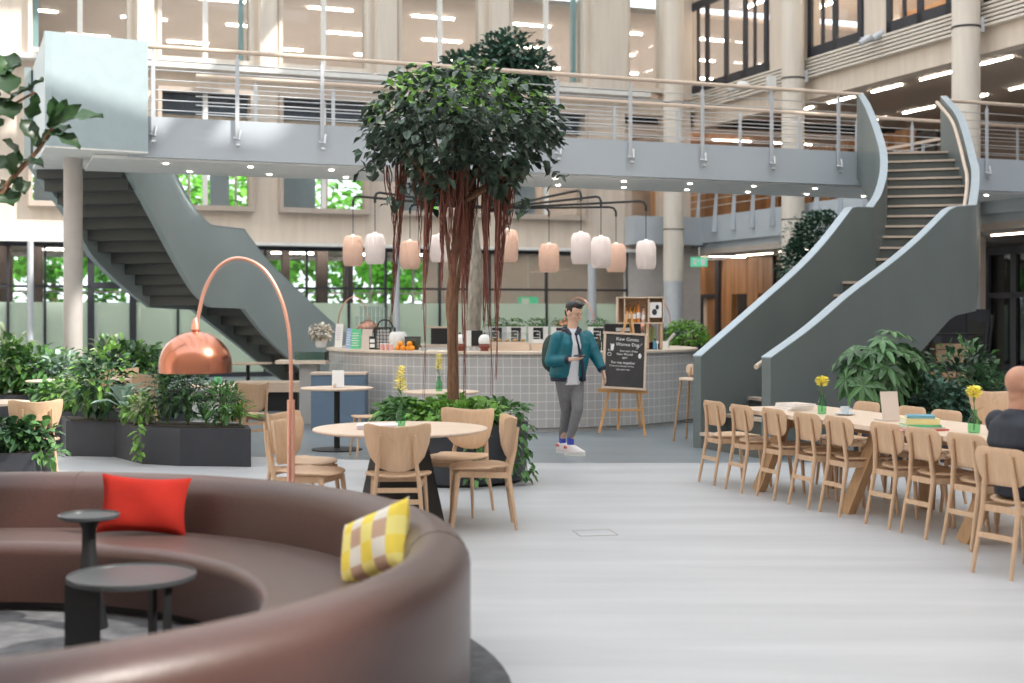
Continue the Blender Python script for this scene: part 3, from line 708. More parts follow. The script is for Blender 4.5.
RR = ([(2.78, 15.2, 1.12), (3.40, 16, 1.436), (4.08, 17, 1.824), (4.59, 17.7, 2.09), (5.08, 18.3, 2.36), (5.6, 18.9, 2.69), (6.11, 19.4, 3.08)], [(6.11, 19.4, 3.12), (6.74, 20.16, 3.21)],
      [(6.74, 20.16, 3.21), (7.10, 21.1, 3.60), (7.34, 21.8, 3.92), (7.50, 22.4, 4.16), (7.70, 23.3, 4.67), (7.83, 24.1, 5.14), (7.85, 25.0, 5.60)])
def botR(i, n, p):
    return max(0, p.z-1.55) if i > 3 else 0
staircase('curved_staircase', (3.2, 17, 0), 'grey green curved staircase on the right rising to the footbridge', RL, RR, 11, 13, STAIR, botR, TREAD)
LR_ = ([(-3.25, 27.1, 1.15), (-3.70, 26.8, 1.56), (-4.22, 26.4, 2.10), (-4.75, 26.0, 2.68), (-5.10, 25.6, 3.20)], [(-5.10, 25.6, 3.20), (-5.54, 24.8, 3.22)],
       [(-5.54, 24.8, 3.22), (-5.78, 24.5, 3.52), (-6.01, 24.0, 4.08), (-6.18, 23.3, 4.70), (-6.38, 22.5, 5.40), (-6.42, 22.2, 5.65)])
LL_ = ([(-4.10, 28.3, 1.15), (-4.40, 28.1, 1.50), (-5.00, 27.7, 2.0), (-5.6, 27.2, 2.6), (-6.15, 26.4, 3.18)], [(-6.15, 26.4, 3.18), (-6.79, 25.6, 3.22)],
       [(-6.79, 25.6, 3.22), (-7.08, 25.25, 3.52), (-7.45, 24.4, 4.08), (-7.63, 23.7, 4.70), (-7.86, 22.75, 5.40), (-7.90, 22.4, 5.65)])
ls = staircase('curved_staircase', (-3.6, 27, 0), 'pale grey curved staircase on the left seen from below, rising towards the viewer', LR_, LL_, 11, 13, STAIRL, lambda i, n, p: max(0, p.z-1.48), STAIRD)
# landing box on top of the left stair
t = empty('stair_landing', (-6.4, 20.6, DECK), 0, 'pale blue grey boxed landing on top of the left staircase', 'landing'); O = Vector(t.location)
A_, B_, C_, D_, E_ = (-6.67, 19.5), (-5.4, 20.25), (-5.55, 20.6), (-6.3, 22.35), (-7.9, 22.5)
def wallseg(mb, p, q, z0, z1, th=.1):
    p, q = Vector((*p, 0)), Vector((*q, 0)); d = (q-p).normalized(); n = Vector((-d.y, d.x, 0))*th
    vs = [v+Vector((0, 0, z))-O for z in (z0, z1) for v in (p, q, q+n, p+n)]
    mb.add(vs, [(0, 3, 2, 1), (4, 5, 6, 7), (0, 1, 5, 4), (1, 2, 6, 5), (2, 3, 7, 6), (3, 0, 4, 7)])
a = MB(); wallseg(a, A_, B_, 4.02, 5.66); wallseg(a, E_, A_, 4.02, 5.66); a.build('parapet', mat('box_pale_blue', (.38, .47, .50), .4), t)
a = MB(); a.prism([(p[0]-O.x, p[1]-O.y) for p in (A_, B_, C_, D_, E_)], 4.0-O.z, 4.03-O.z); a.build('soffit', SOFFIT, t)
a = MB(); a.prism([(p[0]*.98-O.x*1.0-.1, p[1]*1.0-O.y) for p in ((-6.6, 19.7), (-5.5, 20.35), (-5.6, 20.6), (-6.35, 22.3), (-7.75, 22.4))], 4.40-O.z, DECK-O.z-.01); a.build('floor_slab', GREYW, t)
mb = MB(); mb.cyl((-6.72, 20.9, 0), .142, 4.0, 32); tag(mb.build('support_column', GREYCOL, smooth=True), 'plain grey round column under the left staircase landing', 'column')

# ------------------------------------------------------------------ seating: chairs
def rrect(w_, h, r, n=5, top=0):
    pts = []
    for cx, cy, a0 in ((w_/2-r, h/2-r, 0), (-w_/2+r, h/2-r, 90), (-w_/2+r, -h/2+r, 180), (w_/2-r, -h/2+r, 270)):
        for k in range(n+1): a_ = R(a0+90*k/n); pts.append((cx+r*math.cos(a_), cy+r*math.sin(a_)))
    return pts
def dense(pts, m=3):
    out = []
    for i, p in enumerate(pts):
        q = pts[(i+1) % len(pts)]
        L_ = math.hypot(q[0]-p[0], q[1]-p[1]); k = max(1, int(L_/.05))
        for j in range(k): out.append((p[0]+(q[0]-p[0])*j/k, p[1]+(q[1]-p[1])*j/k))
    return out
def make_chair_a():      # wide winged back, round-table chair
    t = empty('wooden_chair'); tag(t, 'x', 'chair')
    out = [(-.235, .835), (-.20, .842), (-.12, .828), (0, .820), (.12, .828), (.20, .842), (.235, .835), (.238, .79), (.225, .70), (.19, .60), (.13, .53), (.06, .505), (0, .50), (-.06, .505), (-.13, .53), (-.19, .60), (-.225, .70), (-.238, .79)]
    a = MB(); a.panel(dense(out), .014, lambda u, v, w_: Vector((u, -.235+u*u*1.9-(v-.5)*.16+w_, v))); a.build('backrest', OAK, t, smooth=True)
    so = []
    for k in range(36):
        an = 2*pi*k/36; c, s_ = math.cos(an), math.sin(an); so.append((.235*abs(c)**.7*(1 if c > 0 else -1), .225*abs(s_)**.7*(1 if s_ > 0 else -1)))
    a = MB(); a.panel(so, .016, lambda u, v, w_: Vector((u*(1+.1*v/.22), v, .455+w_+.10*u*u*2-.18*max(0, v-.15)**1.2+.01*(v < -.1)))); a.build('seat', OAK, t, smooth=True)
    for s_ in (-1, 1):
        a = MB(); a.tube([(s_*.19, -.27, 0), (s_*.155, -.215, .40), (s_*.13, -.262, .60), (s_*.125, -.285, .76)], [.012, .019, .017, .011], 10, .9); a.build('leg', OAK, t, smooth=True)
        a = MB(); a.tube([(s_*.215, .21, 0), (s_*.185, .165, .425)], [.012, .021], 10, .85); a.build('leg', OAK, t, smooth=True)
        a = MB(); a.bar((s_*.158, -.205, .405), (s_*.18, .165, .42), .022, .045); a.build('side_rail', OAK, t)
    for q in ((.155, -.21, .37), (.18, .15, .405), (.165, -.225, .29)): a = MB(); a.bar((-q[0], q[1], q[2]), (q[0], q[1], q[2]), .022, .033); a.build('crossbar', OAK, t)
    return t
def make_chair_b():      # rounded rectangular back, long-table chair
    t = empty('dining_chair'); tag(t, 'x', 'chair')
    a = MB(); a.panel(dense(rrect(.42, .235, .085)), .012, lambda u, v, w_: Vector((u*(1+.12*v/.12), -.228+u*u*.5-v*.12+w_, .668+v))); a.build('backrest', OAK, t, smooth=True)
    so = dense(rrect(.42, .40, .13))
    a = MB(); a.panel(so, .018, lambda u, v, w_: Vector((u*(1+.14*v/.2), v+.01, .455+w_-.006+.3*u*u))); a.build('seat', OAK, t, smooth=True)
    for s_ in (-1, 1):
        a = MB(); a.tube([(s_*.155, -.30, 0), (s_*.14, -.222, .42), (s_*.118, -.234, .58), (s_*.108, -.252, .74)], [.013, .019, .017, .012], 10, .9); a.build('leg', OAK, t, smooth=True)
        a = MB(); a.tube([(s_*.205, .20, 0), (s_*.18, .16, .43)], [.013, .02], 10, .9); a.build('leg', OAK, t, smooth=True)
        a = MB(); a.bar((s_*.142, -.215, .41), (s_*.175, .16, .41), .022, .045); a.build('side_rail', OAK, t)
    a = MB(); a.bar((-.147, -.258, .24), (.147, -.258, .24), .022, .032); a.build('stretcher', OAK, t)
    for q in ((.15, -.215), (.17, .155)): a = MB(); a.bar((-q[0], q[1], .405), (q[0], q[1], .405), .022, .04); a.build('crossbar', OAK, t)
    return t
KA, KB = Kind(make_chair_a), Kind(make_chair_b)
G1 = 'wooden chairs round the big table'
def chA(x, y, dx, dy, lab, g=G1): return KA.at(x, y, face(dx, dy), lab, group=g)
TX, TY = -.85, 10.4
chA(-.815, 9.78, -.05, 1, 'wing-backed wooden chair at the round table, back turned to the sofa')
chA(-.25, 10.32, -1, -.08, 'wing-backed wooden chair at the right end of the round table, seen side-on')
chA(-.43, 11.0, -.40, -1, 'wing-backed wooden chair behind the round table, in front of the tree planter')
chA(-1.47, 9.98, 1, -.30, 'wing-backed wooden chair at left of the round table, right behind the copper lamp pole')
chA(-1.62, 10.66, 1, -.40, 'wing-backed wooden chair at left of the round table, the further of the pair')

# round table
t = empty('round_table', (TX, TY, 0), 0, 'large round wooden table on a black tapered pedestal, behind the sofa', 'table')
a = MB(); a.lathe([(0, .715), (.63, .715), (.662, .724), (.667, .732), (.662, .74), (0, .74)], n=64); a.build('tabletop', OAKPALE, t, smooth=True)
a = MB(); a.lathe([(.34, 0), (.34, .01), (.20, .66), (.30, .70), (.30, .714)], n=6); a.build('pedestal', BLACK, t)
def flowers_in_vase(x, y, z, lab, h=.33, kind='spike', hv=.17, col=YEL, r=.036):
    v = empty('glass_vase', (x, y, z), 0, lab[0], 'vase', 'green glass vases')
    a = MB(); a.lathe([(0, .002), (r, .004), (r*1.05, .03), (r*1.05, hv*.55), (r*.55, hv*.75), (r*.5, hv*.9), (r*.62, hv)], n=20); a.build('bottle', GREENGL, v, smooth=True)
    f = empty('yellow_flower', (x, y, z+.02), 0, lab[1], 'flower', 'yellow flowers in green vases')
    a = MB(); a.tube([(0, 0, 0), (.004, .003, h*.5), (-.008, 0, h*.95)], [.004, .0035, .003], 6)
    for k in range(3): a.leaf((0, 0, h*.35+k*.04), (math.cos(k*2.2), math.sin(k*2.2), 1.2), .11, .02)
    a.build('stem', STEM, f, smooth=True)
    a = MB(); n = 46
    for k in range(n):
        tt = k/n; an = k*2.4; rr = .034*(1-tt*.75) if kind == 'spike' else .045*math.sin(pi*(.15+.8*tt))
        zz = h*.62+tt*h*.48 if kind == 'spike' else h*.72+tt*.085
        a.leaf((math.cos(an)*rr*.3, math.sin(an)*rr*.3, zz), (math.cos(an), math.sin(an), .45), .034+rr*.6, .030, .1)
    a.build('petals', col, f)
    return v
flowers_in_vase(-.86, 10.55, .742, ('green glass bottle vase on the round table', 'pale yellow flower spike in the vase on the round table'), h=.40)
t = empty('magazine', (-1.02, 10.35, .742), R(4), 'thick pale lilac magazine lying on the round table beside the vase', 'magazine', None)
a = MB(); a.box((0, 0, .014), (.30, .22, .026)); a.build('pages', LILAC, t); a = MB(); a.box((0, 0, .029), (.305, .225, .003)); a.build('cover', PAPER, t)

# ------------------------------------------------------------------ long table and its chairs
WV = Vector((.3203, -.9473, 0)); NV = Vector((.9473, .3203, 0))     # along the table towards the camera / across to its far side
T0 = Vector((2.03, 12.75, 0)); LEN = 5.6; WID = .92
lt = empty('long_table', T0, face(WV.x, WV.y), 'long pale wooden table on slanted trestle legs at the right', 'table')
# local: +Y along WV, x axis to the left of travel => far side is +X mirrored
def lloc(p): # world -> local
    d = Vector(p)-T0; return Vector((d.dot(Vector((math.cos(lt.rotation_euler.z), math.sin(lt.rotation_euler.z), 0))), d.dot(WV), p[2]))
fx_ = -1 if Vector((math.cos(lt.rotation_euler.z), math.sin(lt.rotation_euler.z), 0)).dot(NV) < 0 else 1
a = MB(); a.box((fx_*WID/2, LEN/2, .722), (WID, LEN, .036)); a.build('tabletop', OAKPALE, lt)
a = MB(); a.box((fx_*WID/2, LEN/2, .67), (WID*.5, LEN-.5, .06)); a.build('under_beam', OAKDARK, lt)
for yy in (.55, 2.0, 3.5, 5.0):
    for sgn in (-1, 1):
        a = MB(); a.bar((fx_*(WID/2+sgn*.38), yy-.14, 0), (fx_*(WID/2+sgn*.24), yy+.12, .70), .12, .07); a.build('leg', OAKDARK, lt)
    a = MB(); a.bar((fx_*(WID/2-.24), yy+.1, .64), (fx_*(WID/2+.24), yy+.1, .64), .07, .10); a.build('crossbar', OAKDARK, lt)
cf = [(714, 485.7), (742, 493.6), (775, 501), (808.5, 509.6), (841, 517.4), (889.6, 530), (927, 540), (971.5, 552)]
ordn = ['furthest one, beside the stair foot', 'second from the stair foot', 'third from the stair foot', 'fourth from the stair foot', 'fifth from the stair foot', 'sixth from the stair foot', 'seventh from the stair foot', 'eighth, next to the man in dark']
for i, (px, py) in enumerate(cf):
    x, y = onfloor(px, py); rr = Vector((x, y, 0)); c = rr-WV*.165+NV*.30      # right rear foot -> seat centre
    KB.at(c.x, c.y, face(NV.x, NV.y)+R(random.uniform(-2, 2)), 'near side chair of the long table, '+ordn[i], group='chairs on the near side of the long table')
MX, MY = onfloor(1001, 580.5); mrr = Vector((MX, MY, 0)); mc = mrr-WV*.165+NV*.30+Vector((.02, 0, 0))
KB.at(mc.x, mc.y, face(NV.x, NV.y)+R(8), 'wooden chair the bald man in the dark jacket sits on', group='chairs on the near side of the long table')
farl = ['behind the magazine stack', 'behind the first vase', 'between the cup and the vase', 'behind the beige screen', 'behind the coloured books', 'behind the vase near the seated man', 'nearest the camera at the right edge']
for i, s_ in enumerate((.35, 1.05, 1.55, 2.25, 2.95, 3.75, 4.5)):
    c = T0+WV*s_+NV*(WID+.12); KB.at(c.x, c.y, face(-NV.x, -NV.y), 'far side chair of the long table, '+farl[i], group='chairs on the far side of the long table')
TZ = .741
def on_long(px, py): return atz(px, py, TZ)
x, y = on_long(822, 414); flowers_in_vase(x, y, TZ, ('green glass vase at the far half of the long table', 'yellow and white flower in the vase by the magazine stack'), h=.30, kind='head')
x, y = on_long(974, 433); flowers_in_vase(x, y, TZ, ('green glass vase at the near end of the long table, by the seated man', 'yellow flower head in the vase by the seated man'), h=.32, kind='head', r=.042)
x, y = on_long(793, 410)
for i in range(3):
    t = empty('magazine', (x+i*.01, y-.01*i, TZ+i*.021), face(WV.x, WV.y)+R(85+i*4), 'pale magazine in the stack at the far end of the long table, '+['bottom one', 'middle one', 'top one'][i], 'magazine', 'magazines stacked on the long table')
    a = MB(); a.box((0, 0, .009), (.30, .23, .018)); a.build('pages', PAPER, t); a = MB(); a.box((0, 0, .0195), (.302, .232, .002)); a.build('cover', BEIGE if i != 1 else GREYW, t)
x, y = on_long(845, 415)
t = tag(MB().lathe([(0, 0), (.05, 0), (.085, .012), (.09, .016), (.05, .008), (0, .008)], n=28).build('saucer', CERAM, smooth=True, loc=(x, y, TZ)), 'pale blue saucer on the long table, under a cup', 'saucer')
t = empty('coffee_cup', (x, y, TZ+.010), 0, 'small pale blue cup on a saucer, right of the first vase', 'cup')
a = MB(); a.lathe([(0, 0), (.025, 0), (.036, .03), (.038, .065), (.034, .065), (.03, .01), (0, .008)], n=24); a.build('bowl', CERAM, t, smooth=True)
a = MB(); a.tube([(.034, 0, .05), (.058, 0, .045), (.055, 0, .022), (.032, 0, .018)], .005, 8); a.build('handle', CERAM, t, smooth=True)
x, y = on_long(890, 421)
t = empty('menu_stand', (x, y, TZ), R(12), 'beige upright panel standing on the long table like an open screen', 'menu stand')
a = MB(); a.box((0, 0, .12), (.15, .008, .24), M=Matrix.Rotation(R(-12), 3, 'X')); a.build('panel', BEIGE, t)
a = MB(); a.box((0, .06, .006), (.15, .14, .010)); a.build('foot', BEIGE, t)
x, y = on_long(920, 430)
for i, (w_, d_, h, m_, lab, cat) in enumerate(((.34, .24, .012, BOXRED, 'thin red book at the bottom of the coloured pile', 'book'), (.30, .21, .014, BEIGE, 'beige book second from the bottom of the coloured pile', 'book'), (.26, .19, .018, BOXGREEN, 'green book in the middle of the coloured pile', 'book'), (.25, .18, .045, BOXYEL, 'thick yellow book in the coloured pile', 'book'), (.20, .15, .022, BOXBLUE, 'blue book on top of the coloured pile', 'book'))):
    t = empty('book', (x, y, TZ+sum((.012, .014, .018, .045, .022)[:i])+.0005*i), R(18-i*7), lab, cat, 'books piled on the long table')
    a = MB(); a.box((0, 0, h/2), (w_-.008, d_-.008, h*.7)); a.build('pages', PAPER, t)
    a = MB(); a.box((0, 0, h*.08), (w_, d_, h*.14)); a.box((0, 0, h*.92), (w_, d_, h*.14)); a.box((0, -d_/2+.002, h/2), (w_, .004, h*.8)); a.build('cover', m_, t)

# ------------------------------------------------------------------ sofa
SC = (-2.71, 5.665)
sf = empty('round_sofa', (SC[0], SC[1], 0), 0, 'big circular brown fabric sofa enclosing two black tables in the foreground', 'sofa')
g0, g1 = R(-138), R(146)
def arc(cx, cz, r, a0, a1, n=8): return [(cx+r*math.cos(R(a0+(a1-a0)*k/n)), cz+r*math.sin(R(a0+(a1-a0)*k/n))) for k in range(n+1)]
prof = [(2.50, .03), (2.535, .10), (2.535, .50)]+arc(2.40, .54, .135, 0, 180, 12)+[(2.225, .37), (2.225, .30), (2.3, .03)]
a = MB(); a.lathe(prof, n=110, a0=g0, a1=g1, closed=True); a.build('backrest', SOFA, sf, smooth=True)
prof = [(2.24, .06), (2.24, .355)]+[(2.22, .372), (2.0, .385), (1.8, .38)]+arc(1.70, .315, .065, 90, 180, 6)+[(1.645, .18), (1.66, .06)]
a = MB(); a.lathe(prof, n=110, a0=g0, a1=g1, closed=True); a.build('seat', SOFA, sf, smooth=True)
a = MB(); a.lathe([(2.48, .0), (2.48, .06), (1.72, .06), (1.72, 0)], n=96, a0=g0, a1=g1, closed=True); a.build('plinth', BLACK, sf)
a = MB()
for an in (-80, 4, 86):
    c, s_ = math.cos(R(an)), math.sin(R(an))
    a.tube([(c*r, s_*r, z) for r, z in [(2.536, .12), (2.536, .5)]+arc(2.40, .54, .136, 0, 180, 10)+[(2.223, .40)]], .0022, 5)
a.build('seams', SEAM, sf)
mb = MB(); mb.lathe([(0, .001), (2.72, .001), (2.72, .008), (0, .008)], n=96); o = mb.build('round_rug', mat('rug_grey', (.10, .10, .105), .95, var=.35, scale=9), loc=(SC[0], SC[1], 0)); tag(o, 'round grey speckled rug under the brown sofa', 'rug')
def cushion(name, lab, m_, loc, rot, w_, h, th):
    a = MB(); n = 18; vs = []; fs = []
    for side in (1, -1):
        for i in range(n+1):
            for j in range(n+1):
                u, v = i/n*2-1, j/n*2-1
                pinch = 1-.10*(1-abs(v)**2)*abs(u)**3; pinch2 = 1-.12*(1-abs(u)**2)*abs(v)**3
                t_ = th*((1-abs(u)**2.6)*(1-abs(v)**2.6))**.45*(1+.10*math.sin(u*5+v*3)*.6)
                vs.append((u*w_/2*pinch, side*t_/2, v*h/2*pinch2))
    for s_ in (0, 1):
        o_ = s_*(n+1)**2
        for i in range(n):
            for j in range(n):
                q = (o_+i*(n+1)+j, o_+(i+1)*(n+1)+j, o_+(i+1)*(n+1)+j+1, o_+i*(n+1)+j+1); fs.append(q if s_ else q[::-1])
    a.add(vs, fs); o = a.build(name, m_, smooth='all', loc=loc); o.rotation_euler = rot; return tag(o, lab, 'cushion', 'cushions on the brown sofa')
cx, cy = P(144, 505, 7.58)[:2]
cushion('cushion', 'plain red cushion leaning on the far backrest of the sofa', REDC, (cx, cy, .545), (R(-16), R(4), R(8)), .49, .33, .15)
cx, cy = P(374, 545, 6.2)[:2]
cushion('cushion', 'yellow and brown checked cushion leaning at the right side of the sofa', CHECK, (cx, cy+.05, .545), (R(-22), R(-22), R(-40)), .46, .34, .15)
# tables inside the sofa
x, y = (132-512)/F*6.3, 6.3
t = empty('coffee_table', (x, y, .008), 0, 'low round black coffee table inside the sofa ring', 'table')
a = MB(); a.lathe([(0, .37), (.275, .37), (.288, .374), (.292, .385), (.290, .398), (.285, .398), (.283, .390), (0, .390)], n=56); a.build('tabletop', mat('tray_black', (.05, .055, .06), .3), t, smooth=True)
for an in (205, 330, 80):
    c, s_ = math.cos(R(an)), math.sin(R(an)); a = MB(); a.box((c*.22, s_*.22, .185), (.16 if an == 205 else .03, .012 if an == 205 else .03, .37), R(an+70) if an != 205 else 0); a.build('leg', BLACK, t)
a = MB(); a.lathe([(.20, 0), (.20, .01), (.215, .01), (.215, 0)], n=40, closed=True); a.build('base_ring', BLACK, t)
x, y = (89-512)/F*6.95, 6.95
t = empty('side_table', (x, y, .008), 0, 'small tall black pedestal table beside the red cushion', 'table')
a = MB(); a.lathe([(0, .555), (.14, .555), (.15, .562), (.152, .578), (.146, .582), (.143, .572), (0, .572)], n=40); a.build('tabletop', mat('tray_black'.replace('tray', 'tray'), (.05, .055, .06), .3), t, smooth=True)
a = MB(); a.lathe([(0, 0), (.095, 0), (.095, .012), (.058, .20), (.036, .40), (.034, .50), (.055, .548), (.055, .556)], n=32); a.build('pedestal', BLACK, t, smooth=True)

# ------------------------------------------------------------------ arc lamps
def make_arc():
    t = empty('arc_floor_lamp'); tag(t, 'x', 'floor lamp', None)
    a = MB(); a.lathe([(0, 0), (.17, 0), (.17, .03), (.16, .035), (0, .035)], n=36); a.build('base', COPPERP, t, smooth=True)
    a = MB(); a.tube([(0, 0, .03), (0, 0, 1.04)], .026, 12); a.build('lower_pole', COPPERP, t, smooth=True)
    pts = [(0, 0, 1.0), (0, 0, 1.25), (-.015, 0, 1.5), (-.07, 0, 1.72), (-.17, 0, 1.89), (-.29, 0, 1.965), (-.40, 0, 1.965), (-.50, 0, 1.89), (-.57, 0, 1.76), (-.605, 0, 1.62), (-.625, 0, 1.50)]
    a = MB(); a.tube(spl(pts, 50), .0125, 10); a.build('arc_pole', COPPERP, t, smooth=True)
    cz = 1.22
    ring = [(.012, .295)]+arc(0, .06, .235, 86, 0, 16)[0:]
    ring = [(r, z) for r, z in ring]
    sh = MB(); pr = [(.02, .292), (.02, .275)]+[(.238*math.sin(R(q)), .05+.225*math.cos(R(q))) for q in range(6, 91, 6)]+[(.238, .0), (.232, .0), (.232, .05)]+[(.230*math.sin(R(q)), .05+.217*math.cos(R(q))) for q in range(84, 5, -6)]
    sh.lathe(pr, (-.63, 0, cz), n=48); s_ = sh.build('lamp_shade', COPPER, t, smooth=True)
    a = MB(); a.lathe([(.015, .27), (.03, .285), (.022, .33), (.012, .36)], (-.63, 0, cz), n=20); a.build('shade_cap', COPPERP, s_, smooth=True)
    a = MB(); a.ell((-.63, 0, cz+.12), (.04, .04, .055)); a.build('bulb', mat('bulb_white', (.9, .9, .85), .3), t, smooth='all')
    return t
KL = Kind(make_arc)
LY = 9.0
KL.at((291-512)/F*LY, LY, 0, 'large copper arc lamp with dome shade in the foreground behind the sofa')
for px, Y, rz, lab in ((338, 28.5, 180, 'distant small arc lamp behind the left end of the bar'), (594, 29.5, 0, 'distant arc lamp curving behind the walking person'), (671, 30, 0, 'distant arc lamp behind the crate shelf')):
    KL.at((px-512)/F*Y, Y, R(rz), lab, sc=1.0)

# ------------------------------------------------------------------ the bar
BC = (0.0, 21.35); EA, EB = 2.84, 2.72
def ellpath(n, a0=0, a1=2*pi, k=0): return [((EA+k)*math.cos(a0+(a1-a0)*i/n), (EB+k)*math.sin(a0+(a1-a0)*i/n)) for i in range(n+1)]
bar = empty('round_bar', (*BC, 0), 0, 'round bar counter faced with small grey tiles and a pale top', 'bar counter')
a = MB(); p = ellpath(120); s_ = 0; vs = []; uvs = []
for i, q in enumerate(p):
    if i: s_ += math.hypot(q[0]-p[i-1][0], q[1]-p[i-1][1])
    vs += [(q[0], q[1], .06), (q[0], q[1], 1.06)]; uvs += [(s_, .0), (s_, 1.0)]
a.add(vs, [(2*i, 2*i+2, 2*i+3, 2*i+1) for i in range(120)], uvs)
a.build('tiled_front', TILES, bar)
a = MB(); a.lathe([(2.70, 0), (2.70, .06)], n=96, ex=EA/2.72); a.build('plinth', GREYW, bar)
a = MB(); pr = [(1.0, 1.06), (1.015, 1.065), (1.015, 1.095), (1.0, 1.10), (.74, 1.10), (.74, 1.06)]
a.lathe([(r*EB, z) for r, z in pr], n=110, ex=EA/EB, closed=True); a.build('countertop', COUNTER, bar, smooth=True)
a = MB(); a.lathe([(.745*EB, 0), (.745*EB, 1.06)], n=80, ex=EA/EB); 
a.v = a.v; a.f = [f for f in a.f if len(f) == 4]; a.build('inner_wall', WHITE, bar, smooth=True)
CT = 1.101
def onbar(px, k=.87, back=False, Yoff=0):    # point on the counter ring at fraction k for a pixel column
    r = (px-512)/F
    # intersect ray x = r*y with ellipse scaled by k
    A = (r/(EA*k))**2+(1/(EB*k))**2; Bq = -2*BC[1]/(EB*k)**2; Cq = (BC[1]/(EB*k))**2-1
    D = Bq*Bq-4*A*Cq; y = (-Bq+(math.sqrt(max(D, 0)) if back else -math.sqrt(max(D, 0))))/(2*A); return r*y, y+Yoff
def thing(name, px, lab, cat, group=None, k=.87, back=False, z=CT, rz=0):
    x, y = onbar(px, k, back); return empty(name, (x, y, z), R(rz), lab, cat, group)
# dried flower bunch
t = thing('flower_bunch', 321, 'bunch of white and brown dried flowers at the left end of the bar', 'flowers', k=.9)
a = MB(); leafcloud(a, (0, 0, .24), (.17, .15, .12), 420, .055, .05, shell=.3); a.build('blossoms', mat('dried_white', (.70, .66, .58), .8, island=.5), t)
a = MB(); leafcloud(a, (0, 0, .22), (.15, .13, .10), 60, .06, .04, shell=.3); a.build('dry_leaves', mat('dried_brown', (.30, .15, .07), .8, island=.4), t)
a = MB(); a.lathe([(0, 0), (.07, 0), (.09, .06), (.08, .13), (.085, .14)], n=20); a.build('pot', WHITE, t, smooth=True)
for k in range(3): pass
# brochures
for px, w_, h, m_, lab in ((339, .15, .36, PAPER, 'tall white brochure panel beside the dried flowers'), (349, .10, .30, BLUEB, 'pale blue brochure between the white and green ones'), (356, .17, .29, BOXGREEN, 'green poster card standing on the bar'), (367, .16, .29, BEIGE, 'beige card stand right of the green poster')):
    t = thing('brochure_stand', px, lab, 'brochure', 'brochures on the bar', k=.95, rz=-35+(px-339)*.6)
    a = MB(); a.box((0, 0, h/2+.004), (w_, .008, h), M=Matrix.Rotation(R(-6), 3, 'X')); f = a.build('card', m_, t)
    if m_ in (BOXGREEN, BLUEB, PAPER):
        a = MB()
        for j in range(6): a.box((-.01, -.007-.0005*j+(h/2-.06-j*.035)*.105, h-.06-j*.035), (w_*(.7 if j % 2 else .55), .002, .010), M=Matrix.Rotation(R(-6), 3, 'X'))
        a.build('print', PAPER if m_ != PAPER else LILAC, f)
    a = MB(); a.box((0, .04, .006), (w_*.9, .09, .010)); a.build('foot', CLEAR, t)
t = thing('small_sign', 372.5, 'small black framed sign at the foot of the wire lantern', 'sign', k=.97, rz=-20)
a = MB(); a.box((0, 0, .10), (.10, .012, .19)); a.build('frame', BLACK, t); a = MB(); a.box((0, -.008, .13), (.075, .003, .05)); a.box((0, -.008, .06), (.075, .003, .05)); a.build('print', PAPER, t)
t = thing('wire_lantern', 385, 'black wire lantern box with a handle on the bar', 'lantern', k=.86, rz=-12)
a = MB()
for x in (-.12, .12):
    for y in (-.1, .1): a.box((x, y, .16), (.02, .02, .32))
for z in (.01, .31): 
    a.box((0, -.1, z), (.26, .02, .02)); a.box((0, .1, z), (.26, .02, .02)); a.box((-.12, 0, z), (.02, .2, .02)); a.box((.12, 0, z), (.02, .2, .02))
a.build('frame', BLACK, t)
a = MB()
for k in range(5): a.box((-.1+k*.05, -.1, .16), (.008, .008, .3)); a.box((0, -.1, .05+k*.05), (.24, .008, .008))
a.build('wire_grid', BLACK, t)
a = MB(); a.tube(spl([(-.12, 0, .32), (-.08, 0, .40), (0, 0, .43), (.08, 0, .40), (.12, 0, .32)], 16), .012, 6); a.build('handle', BLACK, t)
a = MB(); a.box((0, 0, .15), (.18, .15, .26)); a.build('paper_bag', PAPER, t)
t = thing('globe_bowl', 398, 'white round bowl beside the wire lantern', 'bowl', k=.84)
a = MB(); a.lathe([(.0, 0), (.05, 0), (.10, .04), (.135, .13), (.125, .22), (.10, .255), (.09, .25), (.11, .2), (0, .05)], n=28); a.build('bowl', WHITE, t, smooth=True)
a = MB(); a.lathe([(.06, -.001), (.06, .012)], n=24); a.build('foot', GREYW, t)
for i, px in enumerate((382, 386.5, 391)):
    t = thing('jam_jar', px, 'pink filled jar in front of the wire lantern, '+['left', 'middle', 'right'][i], 'jar', 'pink jars on the bar', k=.98)
    a = MB(); a.lathe([(0, 0), (.03, 0), (.032, .07), (.028, .085), (0, .085)], n=16); a.build('jar', BOXPINK, t, smooth=True)
    a = MB(); a.lathe([(0, .085), (.03, .085), (.03, .10), (0, .10)], n=16); a.build('lid', PAPER, t, smooth=True)
for i, (px, dz) in enumerate(((398, 0), (403, 0), (408.5, 0), (412, 0), (400.5, .06), (409.5, .06))):
    x, y = onbar(px, .97); o = MB().ell((0, 0, .037), (.04, .04, .037)).build('orange', ORANGE, smooth='all', loc=(x, y, CT+dz)); tag(o, 'orange on the bar, '+['leftmost', 'second from left', 'third from left', 'rightmost of the lower row', 'upper one at left', 'upper one at right'][i], 'orange', 'oranges on the bar')
x, y = onbar(373.6, .80); t = empty('glass_rack', (x, y, CT), 0, 'low box under the stacked drinking glasses on the bar', 'rack'); a = MB(); a.box((0, 0, .085), (.62, .16, .17)); a.build('body', GREYW, t); a = MB(); a.box((0, 0, .174), (.64, .18, .010)); a.build('tray', WHITE, t)
